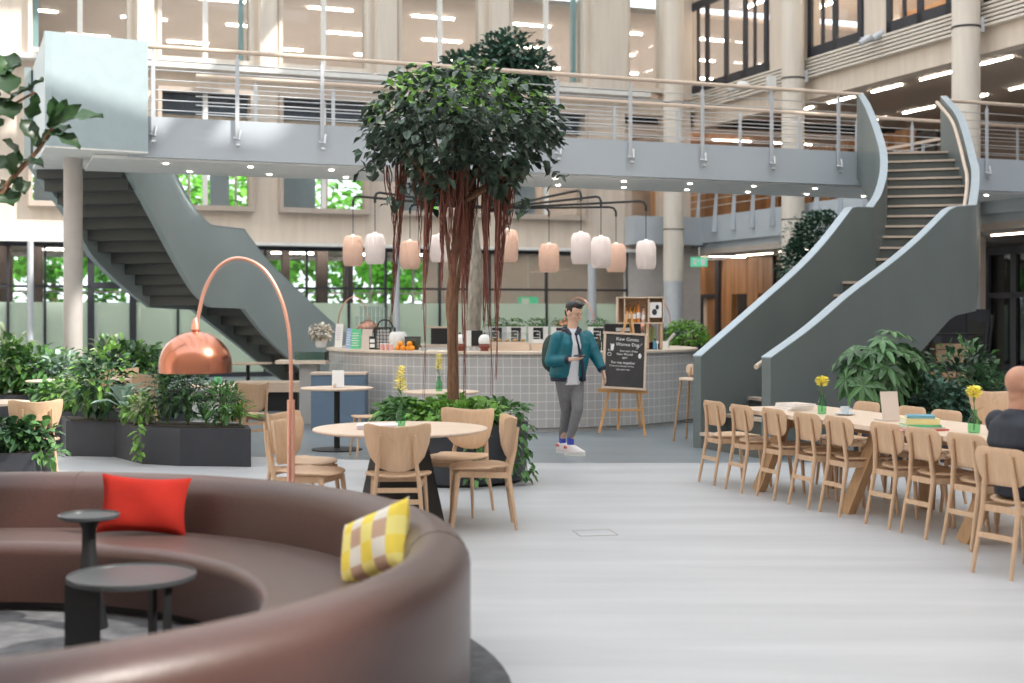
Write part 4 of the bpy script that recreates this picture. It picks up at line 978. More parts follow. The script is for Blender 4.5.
for r_ in range(3):
    for c_ in range(9):
        if r_ == 2 and c_ in (0, 8): continue
        o = MB().lathe([(0, 0), (.022, 0), (.027, .15), (.024, .15), (.02, .01), (0, .008)], n=10).build('drinking_glass', CLEAR, smooth=True, loc=(x+(c_-4)*.062, y, CT+.1795+r_*.15)); tag(o, 'clear drinking glass in the stacked rack behind the brochures', 'glass', 'drinking glasses stacked behind the brochures')
# brown jars with white dome tops
for px, lab in ((460, 'brown cookie jar with white domed lid left of the tree trunk roots'), (484.5, 'brown cookie jar with white domed lid behind the hanging roots')):
    t = thing('cookie_jar', px, lab, 'jar', 'cookie jars on the bar', k=.92)
    a = MB(); a.lathe([(0, 0), (.06, 0), (.05, .02), (.09, .07), (.06, .10), (0, .10)], n=24); a.build('pot', POTRED, t, smooth=True)
    a = MB(); a.lathe([(.075, .10), (.085, .13), (.08, .18), (.05, .22), (0, .235)], n=24); a.build('lid', WHITE, t, smooth=True)
    a = MB(); a.ell((0, 0, .245), (.015, .015, .015)); a.build('knob', POTRED, t, smooth='all')
# serving trays / shelf of display at right of trunk
t = thing('display_case', 507, 'low pale display case with trays behind the bar front', 'display case', k=.80)
a = MB(); a.box((0, 0, .06), (.62, .26, .12)); a.build('body', OAKPALE, t); a = MB(); a.box((0, 0, .19), (.60, .24, .12)); a.build('glass_cover', CLEAR, t)
a = MB()
for k in range(5): a.ell((-.22+k*.11, 0, .145), (.04, .05, .022), 10, 6)
a.build('pastries', mat('pastry', (.55, .32, .14), .7), t, smooth='all')
t = thing('display_case', 545, 'wooden tray case on the bar right beside the walking person, left of him', 'display case', k=.80)
a = MB(); a.box((0, 0, .05), (.42, .24, .10)); a.build('body', OAKPALE, t); a = MB(); a.box((-.1, 0, .13), (.14, .18, .05)); a.box((.1, 0, .13), (.12, .18, .06)); a.build('stacked_plates', WHITE, t)
# white planter boxes with black label on the back of the ring
for i, (px, lab) in enumerate(((497, 'white herb box behind the bar, leftmost of four, with a black label'), (516, 'white herb box behind the bar, second from the left'), (538, 'white herb box behind the bar, just left of the walking person'), (561, 'white herb box behind the bar, hidden partly by the person'), (598, 'white herb box behind the bar, right of the walking person'))):
    t = thing('herb_box', px, lab, 'planter box', 'herb boxes on the back of the bar', k=.87, back=True, rz=0)
    a = MB(); a.box((0, 0, .15), (.34, .2, .30)); a.build('box', WHITE if i != 0 else SILVER, t)
    a = MB(); a.box((.0, -.105, .16), (.17, .01, .24)); l_ = a.build('label_plate', BLACK, t)
    a = MB(); 
    for k in range(3): a.box((-.035+.035*(k % 2), -.112, .22-k*.055), (.10-.03*(k % 2), .004, .012)); a.box((.03, -.112, .20-k*.05), (.012, .004, .045))
    a.build('label_marks', CHALK, l_)
    a = MB(); a.box((0, 0, .305), (.30, .16, .012)); leafcloud(a, (0, 0, .36), (.17, .10, .07), 110, .06, .035, shell=.3); a.build('herbs', LEAFM, t)
# more gear at the right: coffee machine, crate shelf, bottles, dispenser, tap
t = thing('coffee_machine', 622, 'black espresso machine under the crate shelf on the bar', 'coffee machine', k=.80)
a = MB(); a.box((0, 0, .27), (.52, .30, .20)); a.box((-.2, .05, .1), (.10, .2, .2)); a.box((.2, .05, .1), (.10, .2, .2)); a.box((0, .02, .03), (.5, .3, .05)); a.build('body', BLACK, t)
for k in (-.12, 0, .12): a = MB(); a.tube([(k, -.12, .2), (k, -.2, .17), (k, -.24, .17)], .018, 8); a.build('portafilter', STEEL, t, smooth=True)
a = MB(); a.box((0, -.155, .29), (.2, .01, .05)); a.build('control_panel', STEEL, t)
mx, my = onbar(622, .80)
cr = empty('crate_shelf', (mx+.26, my, CT+.372), 0, 'pale wooden crate shelf with bottles above the espresso machine', 'shelf')
a = MB(); W_, H_ = .66, .38
a.box((0, 0, .01), (W_, .24, .02)); a.box((0, 0, H_), (W_, .24, .02)); a.box((-W_/2, 0, H_/2), (.02, .24, H_+.02)); a.box((W_/2, 0, H_/2), (.02, .24, H_+.02)); a.box((.12, 0, H_/2), (.02, .22, H_)); a.box((-W_/2+.1, 0, H_/2), (.015, .22, H_)); a.build('crate', OAKPALE, cr)
a = MB(); a.box((0, .12, H_/2), (W_, .008, H_)); a.build('back_board', OAK, cr)
a = MB(); a.box((-.04+.26, -.1, .2), (.17, .008, .22)); pc = a.build('picture_card', PAPER, cr)
a = MB(); a.ell((.20, -.106, .17), (.035, .004, .045)); a.ell((.24, -.106, .24), (.025, .004, .035)); a.build('cup_drawing', DARKF, pc, smooth='all')
a = MB()
a.box((.1, 0, -.18), (.04, .2, .36)); a.box((.3, 0, -.18), (.04, .2, .36)); a.build('support_leg', OAK, cr)
BP = Vector(cr.location)
for i, (dx, m_, h) in enumerate(((-.20, AMBER, .24), (-.14, AMBER, .26), (-.08, AMBER, .25), (-.02, mat('bottle_orange', (.75, .25, .05), .3), .29), (.05, mat('bottle_clear_pink', (.7, .5, .45), .3), .22))):
    t = empty('bottle', (BP.x+dx, BP.y, BP.z+.021), 0, 'bottle in the crate shelf, '+['leftmost amber one', 'second amber one', 'third amber one', 'tall orange one', 'pinkish one at right'][i], 'bottle', 'bottles in the crate shelf')
    a = MB(); a.lathe([(0, 0), (.026, 0), (.027, h*.6), (.010, h*.78), (.010, h*.95), (0, h*.95)], n=14); a.build('body', m_, t, smooth=True)
    a = MB(); a.lathe([(.028, h*.2), (.028, h*.5)], n=14); a.build('label', PAPER, t, smooth=True); a = MB(); a.lathe([(0, h*.93), (.012, h*.93), (.012, h), (0, h)], n=10); a.build('cap', BLACK, t, smooth=True)
t = thing('drink_dispenser', 650, 'clear drink dispenser filled with pale green lemonade', 'dispenser', k=.86)
a = MB(); a.lathe([(0, .10), (.085, .10), (.09, .12), (.09, .36), (.085, .38)], n=24); a.build('jar', CLEAR, t, smooth=True)
a = MB(); a.lathe([(0, .11), (.08, .11), (.08, .32), (0, .32)], n=24); a.build('lemonade', mat('lemonade', (.62, .78, .36), .3), t, smooth=True)
a = MB(); a.lathe([(.0, 0), (.07, 0), (.06, .1), (0, .1)], n=20); a.lathe([(0, .38), (.09, .38), (.09, .40), (0, .41)], n=20); a.build('stand', BLACK, t, smooth=True)
t = thing('beer_tap', 668, 'slanted steel tap arm at the right end of the bar', 'tap', k=.86)
a = MB(); a.tube([(0, 0, 0), (0, 0, .10), (.10, -.02, .22)], .022, 10); a.build('arm', STEEL, t, smooth=True); a = MB(); a.box((-.1, 0, .05), (.18, .16, .10)); a.build('base_box', WHITE, t)
for i, (px, h, m_) in enumerate(((608, .16, CLEAR), (613, .2, CLEAR), (604, .24, mat('bottle_dark', (.03, .04, .03), .25)), (655, .14, mat('cup_blue', (.08, .25, .40), .5)), (660, .12, BLACK), (599, .18, mat('bottle_dark', (.03, .04, .03), .25)))):
    t = thing('bottle', px, 'small %s on the bar, %s' % (['clear jar', 'clear jar', 'dark bottle', 'blue cup', 'black cup', 'dark bottle'][i], ['left of the chalkboard', 'behind the chalkboard top left corner', 'between person and chalkboard', 'under the lemonade dispenser', 'right of the blue cup', 'just right of the person']
[i]), 'jar' if i in (0, 1) else 'bottle' if i in (2, 5) else 'cup', k=.95)
    a = MB(); a.lathe([(0, 0), (.03, 0), (.032, h*.65), (.014, h*.8), (.014, h), (0, h)], n=14); a.build('body', m_, t, smooth=True)
    a = MB(); a.lathe([(0, h), (.016, h), (.016, h+.02), (0, h+.02)], n=12); a.build('cap', BLACK, t, smooth=True)
t = thing('glass_box', 413, 'dark glass tray box right of the oranges', 'box', k=.84)
a = MB(); a.box((0, 0, .09), (.22, .16, .18)); a.build('box', glassmat('smoked_glass', (.25, .30, .25), .1), t); a = MB(); a.box((0, 0, .185), (.23, .17, .012)); a.build('lid', BLACK, t)
for i, px in enumerate((421, 425)):
    t = thing('spectacle_case', px, 'small round silver timer on the bar edge, '+['left of the pair', 'right of the pair'][i], 'timer', k=.97)
    a = MB(); a.lathe([(0, 0), (.03, 0), (.03, .045), (0, .05)], n=14); a.build('body', STEEL, t, smooth=True)
    a = MB(); a.ell((0, 0, .055), (.012, .012, .012)); a.build('knob', BLACK, t, smooth='all')
bpy.data.objects['spectacle_case'].name = 'kitchen_timer'
for o in list(C.objects):
    if o.name.startswith('spectacle_case'): o.name = 'kitchen_timer'
t = thing('black_crate', 440, 'dark machine box with a shelf on the back of the bar behind the trunk', 'machine', k=.87, back=True)
a = MB(); a.box((0, 0, .14), (.30, .22, .28)); a.build('body', BLACK, t); a = MB(); a.box((.0, 0, .29), (.55, .28, .03)); a.build('shelf_board', NOSE, t)
for i, px in enumerate((471, 477)):
    t = thing('laptop_screen', px, ['white computer screen on the bar behind the hanging roots', 'black card reader on the bar behind the hanging roots'][i], ['screen', 'card reader'][i], k=.8)
    a = MB(); a.box((0, 0, .17), (.16, .012, .22)); a.build('screen', WHITE if i == 0 else BLACK, t); a = MB(); a.box((0, .03, .03), (.05, .05, .06)); a.box((0, 0.02, .005), (.12, .1, .01)); a.build('stand', STEEL, t)
    t.name = ['computer_screen', 'card_reader'][i]
# cabinet and shelf beside the bar, left end
x0, x1 = (311-512)/F*18.9, (365-512)/F*18.9
t = empty('blue_cabinet', ((x0+x1)/2, 19.1, 0), 0, 'low blue grey cabinet in front of the left end of the bar', 'cabinet')
a = MB(); a.box((0, 0, .385), (x1-x0, .40, .77)); a.build('body', BLUECAB, t); a = MB(); a.box((0, 0, .785), (x1-x0+.02, .42, .03)); a.build('top', NOSE, t)
for k in (-1, 1): a = MB(); a.box((k*(x1-x0)/4, -.206, .385), ((x1-x0)/2-.02, .012, .70)); a.build('door', BLUECAB, t)
x0, x1 = (278-512)/F*20, (328-512)/F*20
t = empty('side_counter', ((x0+x1)/2, 20.0, 0), 0, 'small raised serving ledge beside the left end of the bar', 'counter')
a = MB(); a.box((0, 0, .915), (x1-x0, .5, .05)); a.build('top', COUNTER, t); a = MB(); a.box((.1, 0, .45), (.26, .3, .89)); a.build('pedestal', GREYW, t)
t = empty('glass_tray', ((x0+x1)/2+.13, 20.0, .941), 0, 'greenish glass tray box on the serving ledge left of the bar', 'tray')
a = MB(); a.box((0, 0, .06), (.46, .28, .12)); a.build('tray', glassmat('tray_glass', (.62, .74, .68), .08), t); a = MB(); a.box((.22, -.0, .06), (.02, .29, .125)); a.build('end_plate', BLACK, t)

# ------------------------------------------------------------------ pendant lamps and their arm fixture
HUB = Vector((-.35, 23.3, 3.42))
hb = empty('lamp_arm_fixture', HUB, 0, 'black multi-arm ceiling fixture hanging under the bridge above the bar', 'ceiling fixture')
a = MB(); a.tube([(0, 0, -.06), (0, 0, SOF-3.42)], .035, 12); a.build('drop_rod', BLACK, hb, smooth=True)
a = MB(); a.lathe([(0, -.06), (.14, -.06), (.14, .06), (0, .06)], n=24); a.build('hub', BLACK, hb, smooth=True)
PD = [(353, 236, 266, 196, PEACH), (375, 234, 264, 192, PEARL), (410, 241, 269, 204, PEACH), (440, 235, 262, 200, PEARL), (508, 230, 262, 190, PEACH), (549, 244, 272, 207, PEACH), (581, 233, 264, 190, PEARL), (601, 237, 268, 196, PEARL), (616, 244, 272, 207, PEACH), (646, 241, 269, 201, PEARL)]
names = ['leftmost of all, peach coloured', 'second from the left, pearly white', 'third from the left, peach, behind the left roots', 'fourth from the left, pearly, behind the roots', 'fifth from the left, just right of the roots', 'peach one above and left of the walking person', 'seventh from the left, large pearly one above the person', 'eighth from the left, pearly, third from the right', 'peach one second from the right', 'rightmost of all, pearly']
proto = {}
for i, (px, y0, y1, ye, m_) in enumerate(PD):
    Yd = (3.42-EYE)*F/(HZ-ye); e = Vector(((px-512)/F*Yd, Yd, 3.42)); d = e-HUB; dn = d.normalized()
    a = MB(); a.tube([Vector((0, 0, 0)), d-dn*.12, d-dn*.04-V(0, 0, .02), d-V(0, 0, .08), d-V(0, 0, .16)], .019, 8); a.build('arm', BLACK, hb, smooth=True)
    zt = EYE+(HZ-y0)*Yd/F; zb = EYE+(HZ-y1)*Yd/F; h = zt-zb
    t = empty('pendant_lamp', (e.x, e.y, zt), 0, 'ribbed pendant lamp over the bar, '+names[i], 'pendant lamp', 'ribbed pendant lamps over the bar')
    a = MB(); a.tube([(0, 0, .02), (0, 0, 3.27-zt)], .006, 6); a.build('cord', BLACK, t)
    rr = 10.2/F*Yd
    a = MB(); a.lathe([(rr*.62, .0), (rr*.80, -.015), (rr*.95, -.07), (rr, -.13), (rr, -h+.11), (rr*.93, -h+.04), (rr*.80, -h), (rr*.76, -h), (rr*.90, -h+.05), (rr*.97, -h+.11), (rr*.97, -.13), (rr*.90, -.07), (rr*.62, -.02)], n=56, rib=-.035, closed=True); a.build('lamp_shade', m_, t)
    a = MB(); a.lathe([(0, -.03), (rr*.55, -.03), (rr*.55, -.008), (0, -.008)], n=24); a.build('lamp_disc', LAMPW, t)
    a = MB(); a.lathe([(0, -.01), (rr*.3, -.01), (.02, .03), (0, .03)], n=16); a.build('cap', WHITE, t)

# ------------------------------------------------------------------ plants
def big_planter(verts, z, lab, name='planter'):
    t = empty(name, (verts[0][0], verts[0][1], 0), 0, lab, 'planter'); O = Vector(t.location)
    p = [(q[0]-O.x, q[1]-O.y) for q in verts]; a = MB(); a.prism(p, 0, z); a.build('box', PLANTER, t)
    cx_, cy_ = sum(q[0] for q in p)/len(p), sum(q[1] for q in p)/len(p)
    a = MB(); a.prism([(cx_+(q[0]-cx_)*.93, cy_+(q[1]-cy_)*.85) for q in p], z, z+.012); a.build('soil', SOIL, t)
    return t
def bushy(name, x, y, z, r, h, n, L_, wd, m_, lab, stems=6, droop=.3, bias=.2, shell=.25, cat='plant', group=None, m2=None, flat=1):
    t = empty(name, (x, y, z), 0, lab, cat, group)
    a = MB()
    for k in range(stems):
        an = random.uniform(0, 2*pi); q = random.uniform(.2, .75)*r
        a.tube([(0, 0, 0), (math.cos(an)*q*.4, math.sin(an)*q*.4, h*.45), (math.cos(an)*q, math.sin(an)*q, h*random.uniform(.7, .95))], [.012, .008, .004], 5)
    a.build('stems', STEM, t)
    a = MB(); leafcloud(a, (0, 0, h*.58), (r, r*flat, h*.46), n, L_, wd, bias, droop, shell); a.build('foliage', m_, t)
    if m2: a = MB(); leafcloud(a, (0, 0, h*.66), (r*1.02, r*flat, h*.45), n//3, L_, wd, bias, droop, .6); a.build('young_leaves', m2, t)
    return t
def rosette(name, x, y, z, n, L_, wd, m_, lab, tilt=(20, 75), stemh=0, cat='plant', group=None):
    t = empty(name, (x, y, z), 0, lab, cat, group); a = MB()
    for k in range(n):
        an = k*2.4; e = R(random.uniform(*tilt)); d = Vector((math.cos(an)*math.cos(e), math.sin(an)*math.cos(e), math.sin(e)))
        a.leaf((0, 0, stemh*random.uniform(.6, 1)), d, L_*random.uniform(.7, 1.1), wd, .35, up=(0, 0, 1), fold=.1)
    a.build('leaves', m_, t)
    a = MB(); a.tube([(0, 0, -.005), (0, 0, max(stemh, .05))], .012, 6); a.build('stem', STEM, t)
    return t
def palmate(name, x, y, z, r, h, n, L_, m_, lab, cat='plant'):
    t = empty(name, (x, y, z), 0, lab, cat); a = MB(); st_ = MB()
    for k in range(n):
        d = Vector((random.gauss(0, 1), random.gauss(0, 1), random.gauss(0, .8))).normalized(); q = random.uniform(.45, 1)
        c = Vector((d.x*r*q, d.y*r*q, h*.60+d.z*h*.42*q)); 
        if k % 3 == 0: st_.tube([(0, 0, 0), (c.x*.35, c.y*.35, c.z*.6), tuple(c)], [.014, .008, .004], 5)
        ax = (d+Vector((0, 0, .7))).normalized(); bx, by = basis(ax)
        for j in range(7):
            an = 2*pi*j/7+k; ld = bx*math.cos(an)+by*math.sin(an)+ax*.05
            a.leaf(c, ld, L_*random.uniform(.8, 1.1), L_*.36, .28, up=ax, fold=.1)
    st_.build('stems', STEM, t); a.build('foliage', m_, t); return t

# left-hand planter with plants
fr_ = [onfloor(66, 456), onfloor(115, 457), onfloor(142, 464), onfloor(180, 466), onfloor(251, 467)]
pl = [fr_[0], fr_[1], fr_[2], fr_[3], fr_[4], (fr_[4][0]-.14, fr_[4][1]+.55), (fr_[2][0]+.1, fr_[2][1]+.65), (fr_[0][0]-.3, fr_[0][1]+.75)]
big_planter(pl, .40, 'long black curved planter box left of the copper lamp', 'long_planter')
PZ = .413
def pp(px, Y): return (px-512)/F*Y, Y
def pl_at(f, px, Y, *a, **k): x, y = pp(px, Y); return f(a[0], x, y, PZ, *a[1:], **k)
pl_at(bushy, 88, 15.6, 'leafy_plant', .26, .62, 170, .12, .06, LEAFM, 'tall mid green leafy plant at the left end of the long planter', m2=LEAFW)
pl_at(bushy, 104, 15.4, 'leafy_plant', .30, .80, 230, .12, .065, LEAFD, 'tallest dark green plant in the long planter, before the grey column', m2=LEAFL)
pl_at(rosette, 122, 15.1, 'silver_plant', 16, .42, .13, LEAFS, 'plant with broad silvery leaves in the long planter', stemh=.25)
pl_at(bushy, 146, 14.95, 'variegated_plant', .20, .36, 110, .10, .05, LEAFW, 'small white and green leaved plant in the middle of the long planter')
pl_at(bushy, 140, 14.92, 'trailing_plant', .20, .30, 110, .10, .05, LEAFL, 'bright green low plant spilling over the long planter')
x, y = pp(141, 14.62); t = empty('trailing_vine', (x, y, .41), 0, 'light green vine hanging down the front of the long planter', 'vine')
a = MB(); a.tube([(0, .1, .02), (0, -.06, .03), (.01, -.09, -.15), (-.02, -.09, -.36)], .005, 5); a.build('stem', STEM, t)
a = MB()
for k in range(22): a.leaf((random.uniform(-.04, .04), -.09, .02-k*.017), (random.uniform(-1, 1), -.4, -.2), .09, .05, .3)
a.build('foliage', LEAFL, t)
pl_at(bushy, 168, 14.9, 'leafy_plant', .24, .66, 260, .08, .045, LEAFD, 'dark small-leaved plant in the long planter, left half under the copper shade')
pl_at(bushy, 188, 14.85, 'leafy_plant', .22, .70, 260, .08, .045, LEAFD, 'dark small-leaved plant in the long planter, under the middle of the copper shade', m2=LEAFM)
pl_at(bushy, 222, 14.75, 'leafy_plant', .24, .44, 260, .10, .04, LEAFM, 'bushy mid green plant at the right end of the long planter')
pl_at(rosette, 240, 14.7, 'spiky_plant', 34, .30, .03, LEAFL, 'light green grassy plant at the very right of the long planter', tilt=(15, 85), stemh=.1)
pl_at(rosette, 206, 14.72, 'spiky_plant', 26, .26, .035, LEAFM, 'low grassy plant between the two bushes at the right of the long planter', stemh=.05)
# near-left planter
x0, y0 = atz(0, 452, .42); 
big_planter([(-5.6, 11.85), (-4.15, 11.85), (-4.15, 12.35), (-5.6, 12.35)], .40, 'black planter box at the left edge behind the sofa', 'small_planter')
for px, Y, r_, h, lab in ((2, 12.05, .26, .24, 'dark glossy leafy plant at the left edge behind the sofa'), (26, 12.1, .24, .22, 'dark glossy leafy plant at the right end of the left edge planter')):
    x, y = pp(px, Y); bushy('leafy_plant', x, y, PZ, r_, h, 190, .12, .065, LEAFD, lab, m2=LEAFM)
x, y = pp(44, 12.0); bushy('trailing_plant', x, y, .30, .16, .16, 60, .09, .05, LEAFM, 'few light leaves trailing over the end of the left edge planter')
# planters behind, far left
def planter_with(px, Y, w_, d_, z, lab, rz=.15):
    x, y = pp(px, Y); c, s_ = math.cos(rz), math.sin(rz)
    return big_planter([(x+a_*c-b_*s_, y+a_*s_+b_*c) for a_, b_ in ((-w_/2, 0), (w_/2, 0), (w_/2, d_), (-w_/2, d_))], z, lab, 'planter_box')
planter_with(20, 19.6, 2.4, .6, .45, 'black planter box behind the chairs at the far left')
for px, r_, h, m_, m2, lab in ((0, .42, 1.05, LEAFM, LEAFW, 'tall pale tipped plant at the far left edge'), (36, .42, .78, LEAFM, LEAFL, 'wide leafy plant left of the grey column'), (58, .34, .70, LEAFS, LEAFM, 'silvery leafy plant just left of the grey column'), (14, .34, .82, LEAFM, LEAFL, 'green plant second from the far left edge')):
    x, y = pp(px, 19.9); bushy('leafy_plant', x, y, .46, r_, h*.8, 230, .19, .07, m_, lab, m2=m2)
planter_with(136, 20.4, 1.5, .6, .45, 'black planter box right of the grey column, behind the tables')
for px, r_, h, m_, m2, lab in ((112, .30, .88, LEAFM, LEAFW, 'upright white tipped plant right of the grey column'), (124, .34, .80, LEAFM, LEAFL, 'leafy plant behind the far tables, second right of the grey column'), (140, .36, .72, LEAFS, LEAFM, 'pale green leafy plant left of the copper shade'), (152, .26, .66, LEAFM, LEAFL, 'leafy plant closest to the copper shade at its left')):
    x, y = pp(px, 20.7); bushy('leafy_plant', x, y, .46, r_, h*.85, 230, .19, .065, m_, lab, m2=m2)
planter_with(68, 16.9, 1.2, .5, .40, 'black planter box in the second row, by the grey column')
for px, m_, lab in ((52, LEAFM, 'low ferny plant in the second row planter at left'), (70, LEAFL, 'low light green plant in the second row planter, right half')):
    x, y = pp(px, 17.1); bushy('leafy_plant', x, y, .41, .28, .36, 190, .14, .05, m_, lab)
# dark vase with grass behind the glass
for px, lab in ((152, 'dark pot with spiky leaves behind the frosted glass at left'), (445, 'dark pot with spiky leaves behind the glass near the tree trunk')):
    p = W(sx(px)*1.0, 1.0, 0); t = empty('potted_palm', p, 0, lab, 'plant'); a = MB(); a.lathe([(0, 0), (.3, 0), (.42, .5), (.36, 1.2), (.2, 1.6), (0, 1.6)], n=20); a.build('pot', BLACK, t, smooth=True)
    a = MB()
    for k in range(24): an = k*2.4; a.leaf((0, 0, 1.55), (math.cos(an), math.sin(an), 1.6), .55, .06, .1)
    a.build('leaves', LEAFD, t)

# tree in the round planter
TR_ = Vector((-.57, 13.3, 0))
t = empty('round_planter', TR_, 0, 'round black planter with glossy plants around the tree foot', 'planter')
a = MB(); a.lathe([(0, 0), (.66, 0), (.70, .03), (.73, .56), (.70, .57), (.68, .54), (0, .54)], n=48); a.build('tub', PLANTER, t, smooth=True)
a = MB(); a.lathe([(0, .545), (.67, .545)], n=40); a.v.append((0, 0, .545)); a.build('soil', SOIL, t)
k0 = 0
for an, lab in ((200, 'left front'), (250, 'middle front'), (300, 'right front'), (345, 'right'), (160, 'left'), (90, 'back'), (225, 'between left and middle front'), (275, 'between middle and right front')):
    x, y = TR_.x+.50*math.cos(R(an)), TR_.y+.50*math.sin(R(an)); bushy('creeping_plant', x, y, .548, .23 if an in (300, 345, 318) else .28, .20, 150, .12, .07, LEAFL if k0 % 3 else LEAFM, 'glossy green creeping plant in the round tree planter, %s' % lab, stems=4, m2=None, group='creeping plants in the round planter'); k0 += 1
for an, lab, dz in ((312, 'right side, falling to the floor', .50), (330, 'far right side, long one', .54), (288, 'front, down to the floor', .52)):
    x, y = TR_.x+.76*math.cos(R(an)), TR_.y+.76*math.sin(R(an)); v = empty('hanging_vine', (x, y, .57), R(an), 'green vine hanging down the round planter, '+lab, 'vine', 'vines on the round planter')
    a = MB(); a.tube([(-.12, 0, .0), (0, 0, .03), (.03, 0, -.2), (.06, .02, -dz+.04)], .005, 5); a.build('stem', STEM, v)
    a = MB()
    for k in range(34): zz = random.uniform(.04, -dz+.02); a.leaf((.03+random.uniform(0, .05), random.uniform(-.09, .09)*(1+.4*(zz < -.3)), zz), (.4, random.uniform(-1, 1), -.3), .085, .055, .3)
    a.build('foliage', LEAFM, v)
tree = empty('fig_tree', (TR_.x, TR_.y, .55), 0, 'tall weeping fig with round dark crown and hanging reddish aerial roots', 'tree')
O = Vector((TR_.x, TR_.y, .55))
def TP(px, py, dy=0): return P(px, py, TR_.y+dy)-O
a = MB(); a.tube(spl([TP(453, 408), TP(452, 360), TP(451, 310), TP(453, 270), TP(458, 235), TP(458, 200), TP(456, 170), TP(452, 140)], 28), [.045+.012*math.sin(i*.9) for i in range(29)], 10)
a.tube(spl([TP(457, 405, .05), TP(456, 340, .05), TP(457, 290, .05), TP(464, 240, .05), TP(466, 190), TP(470, 150)], 20), .022, 8)
a.tube(spl([TP(450, 405, -.04), TP(449, 330, -.04), TP(451, 280), TP(447, 240), TP(440, 180)], 20), .018, 8)
a.build('trunk', BARK, tree, smooth=True)
a = MB()
for (x1_, y1_, dy) in ((405, 150, 0), (430, 120, .3), (500, 130, .2), (520, 160, -.1), (480, 110, -.3), (455, 100, 0), (390, 130, -.2), (535, 140, .2)):
    a.tube(spl([TP(456, 205), TP((456+x1_)/2, (200+y1_)/2+8, dy*.5), TP(x1_, y1_, dy)], 8), [.03, .028, .025, .022, .02, .017, .014, .012, .009], 7)
a.build('branches', BARK, tree, smooth=True)
def crownpt():
    while True:
        u, v = random.uniform(-1, 1), random.uniform(-1, 1); w_ = random.uniform(-1, 1)
        if u*u+v*v+w_*w_ < 1: break
    return u, v, w_
lf = MB(); lf2 = MB()
for k in range(4200):
    u, v, w_ = crownpt(); q = Vector((u, v, w_)); 
    if q.length < .45 and random.random() < .6: continue
    zc = 3.36+w_*(.70 if w_ > 0 else .56)+.05*math.sin(u*9)
    if w_ < -.1: zc += .12*math.sin(u*9+1)-.25*abs(u)*w_*0
    cl = math.sin(u*8+w_*3)*math.sin(v*7+1)*math.sin(w_*7+u*4)
    if cl < -.32: continue
    p = Vector((u*.97+.07, v*.9, zc-.55+.02))
    dd = Vector((u*1.2+random.uniform(-.8, .8), v*1.2+random.uniform(-.8, .8), random.uniform(-1.0, .5)+w_*.3))
    l = random.uniform(.07, .125); top = w_ > .2 and random.random() < .34
    (lf2 if top else lf).leaf(p, dd, l*(.8 if top else 1), l*.74, .25)
for (px, py, n_) in ((372, 118, 14), (380, 150, 16), (368, 165, 8), (384, 100, 16), (400, 82, 14), (540, 100, 12), (552, 130, 12), (548, 160, 12), (556, 178, 8), (430, 72, 12), (520, 84, 12), (395, 195, 10), (432, 205, 8), (522, 205, 12), (412, 190, 14)):
    c = TP(px, py, random.uniform(-.4, .3))
    for k in range(n_): lf2.leaf(c+Vector((random.gauss(0, .05), random.gauss(0, .05), random.gauss(0, .06))), (random.uniform(-1, 1), random.uniform(-1, 1), random.uniform(-1, .5)), .10, .07, .3) if k % 3 == 0 and py < 110 else lf.leaf(c+Vector((random.gauss(0, .06), random.gauss(0, .06), random.gauss(0, .06))), (random.uniform(-1, 1), random.uniform(-1, 1), random.uniform(-1, .5)), .10, .072, .3)
lf.build('foliage', mat('leaf_weeping_fig', (.050, .080, .056), .30, island=.6, trans=.15), tree); lf2.build('young_leaves', LEAFL, tree)
def rootbundle(pxt, pxb, ytop, ybot, nst, spread, lean=0):
    a = MB(); dy0 = random.uniform(-.3, .3)
    for k in range(nst):
        sp = random.uniform(-spread, spread); yb = ytop+(ybot-ytop)*(1 if k < 2 else random.uniform(.35, 1))
        d1, d2 = random.uniform(-.1, .1), random.uniform(-.03, .03); pts = []
        for j in range(9):
            f = j/8; yy = ytop+(yb-ytop)*f; g = (yy-ytop)/(ybot-ytop)
            xx = pxt+(pxb-pxt)*g+sp*(1-g)**1.2+math.sin(f*9+k*1.7)*1.3
            pts.append(TP(xx, yy, dy0+d1*(1-g)+d2))
        a.tube(pts, [.0072-.0006*j for j in range(9)], 5)
    a.build('aerial_root', ROOT, tree, smooth=True)
for b in ((402, 391, 160, 325, 14, 6), (386, 395, 165, 235, 4, 5), (432, 423, 170, 310, 16, 7), (426, 424, 160, 398, 2, 1), (443, 441, 180, 290, 10, 5), (455, 452, 170, 300, 16, 9), (463, 465, 180, 405, 9, 4), (468, 466, 170, 320, 16, 7), (487, 484, 170, 330, 20, 6), (485, 492, 200, 395, 3, 2), (503, 497, 165, 330, 22, 9), (497, 496, 200, 380, 4, 2), (474, 470, 165, 260, 10, 8), (418, 420, 170, 250, 6, 6), (515, 508, 165, 235, 8, 8)):
    rootbundle(b[0], b[1], b[2], b[3], int(b[4]*1.7), b[5])

# second tall tree rising behind the bridge
ty = 26.6; t = empty('ficus_tree', ((474-512)/F*ty, ty, 0), 0, 'taller tree with pale trunk whose blue green crown shows above the bridge', 'tree'); O2 = Vector(t.location)
a = MB(); a.tube(spl([P(474, 397, ty)-O2, P(473, 330, ty)-O2, P(476, 270, ty)-O2, P(472, 210, ty)-O2, P(482, 130, ty)-O2, P(498, 80, ty)-O2], 24), [.17-.004*i for i in range(25)], 12); a.build('trunk', BARKP, t, smooth=True)
a = MB(); 
for (px, py, rx, rz) in ((512, 56, .62, .50), (484, 68, .70, .34), (462, 68, .42, .25), (533, 72, .42, .40), (498, 58, .5, .45), (541, 105, .28, .45), (500, 100, .9, .45)):
    c = P(px, py, ty)-O2; leafcloud(a, c, (rx, .6, rz), 560, .17, .08, shell=.2)
a.build('foliage', LEAFB, t)
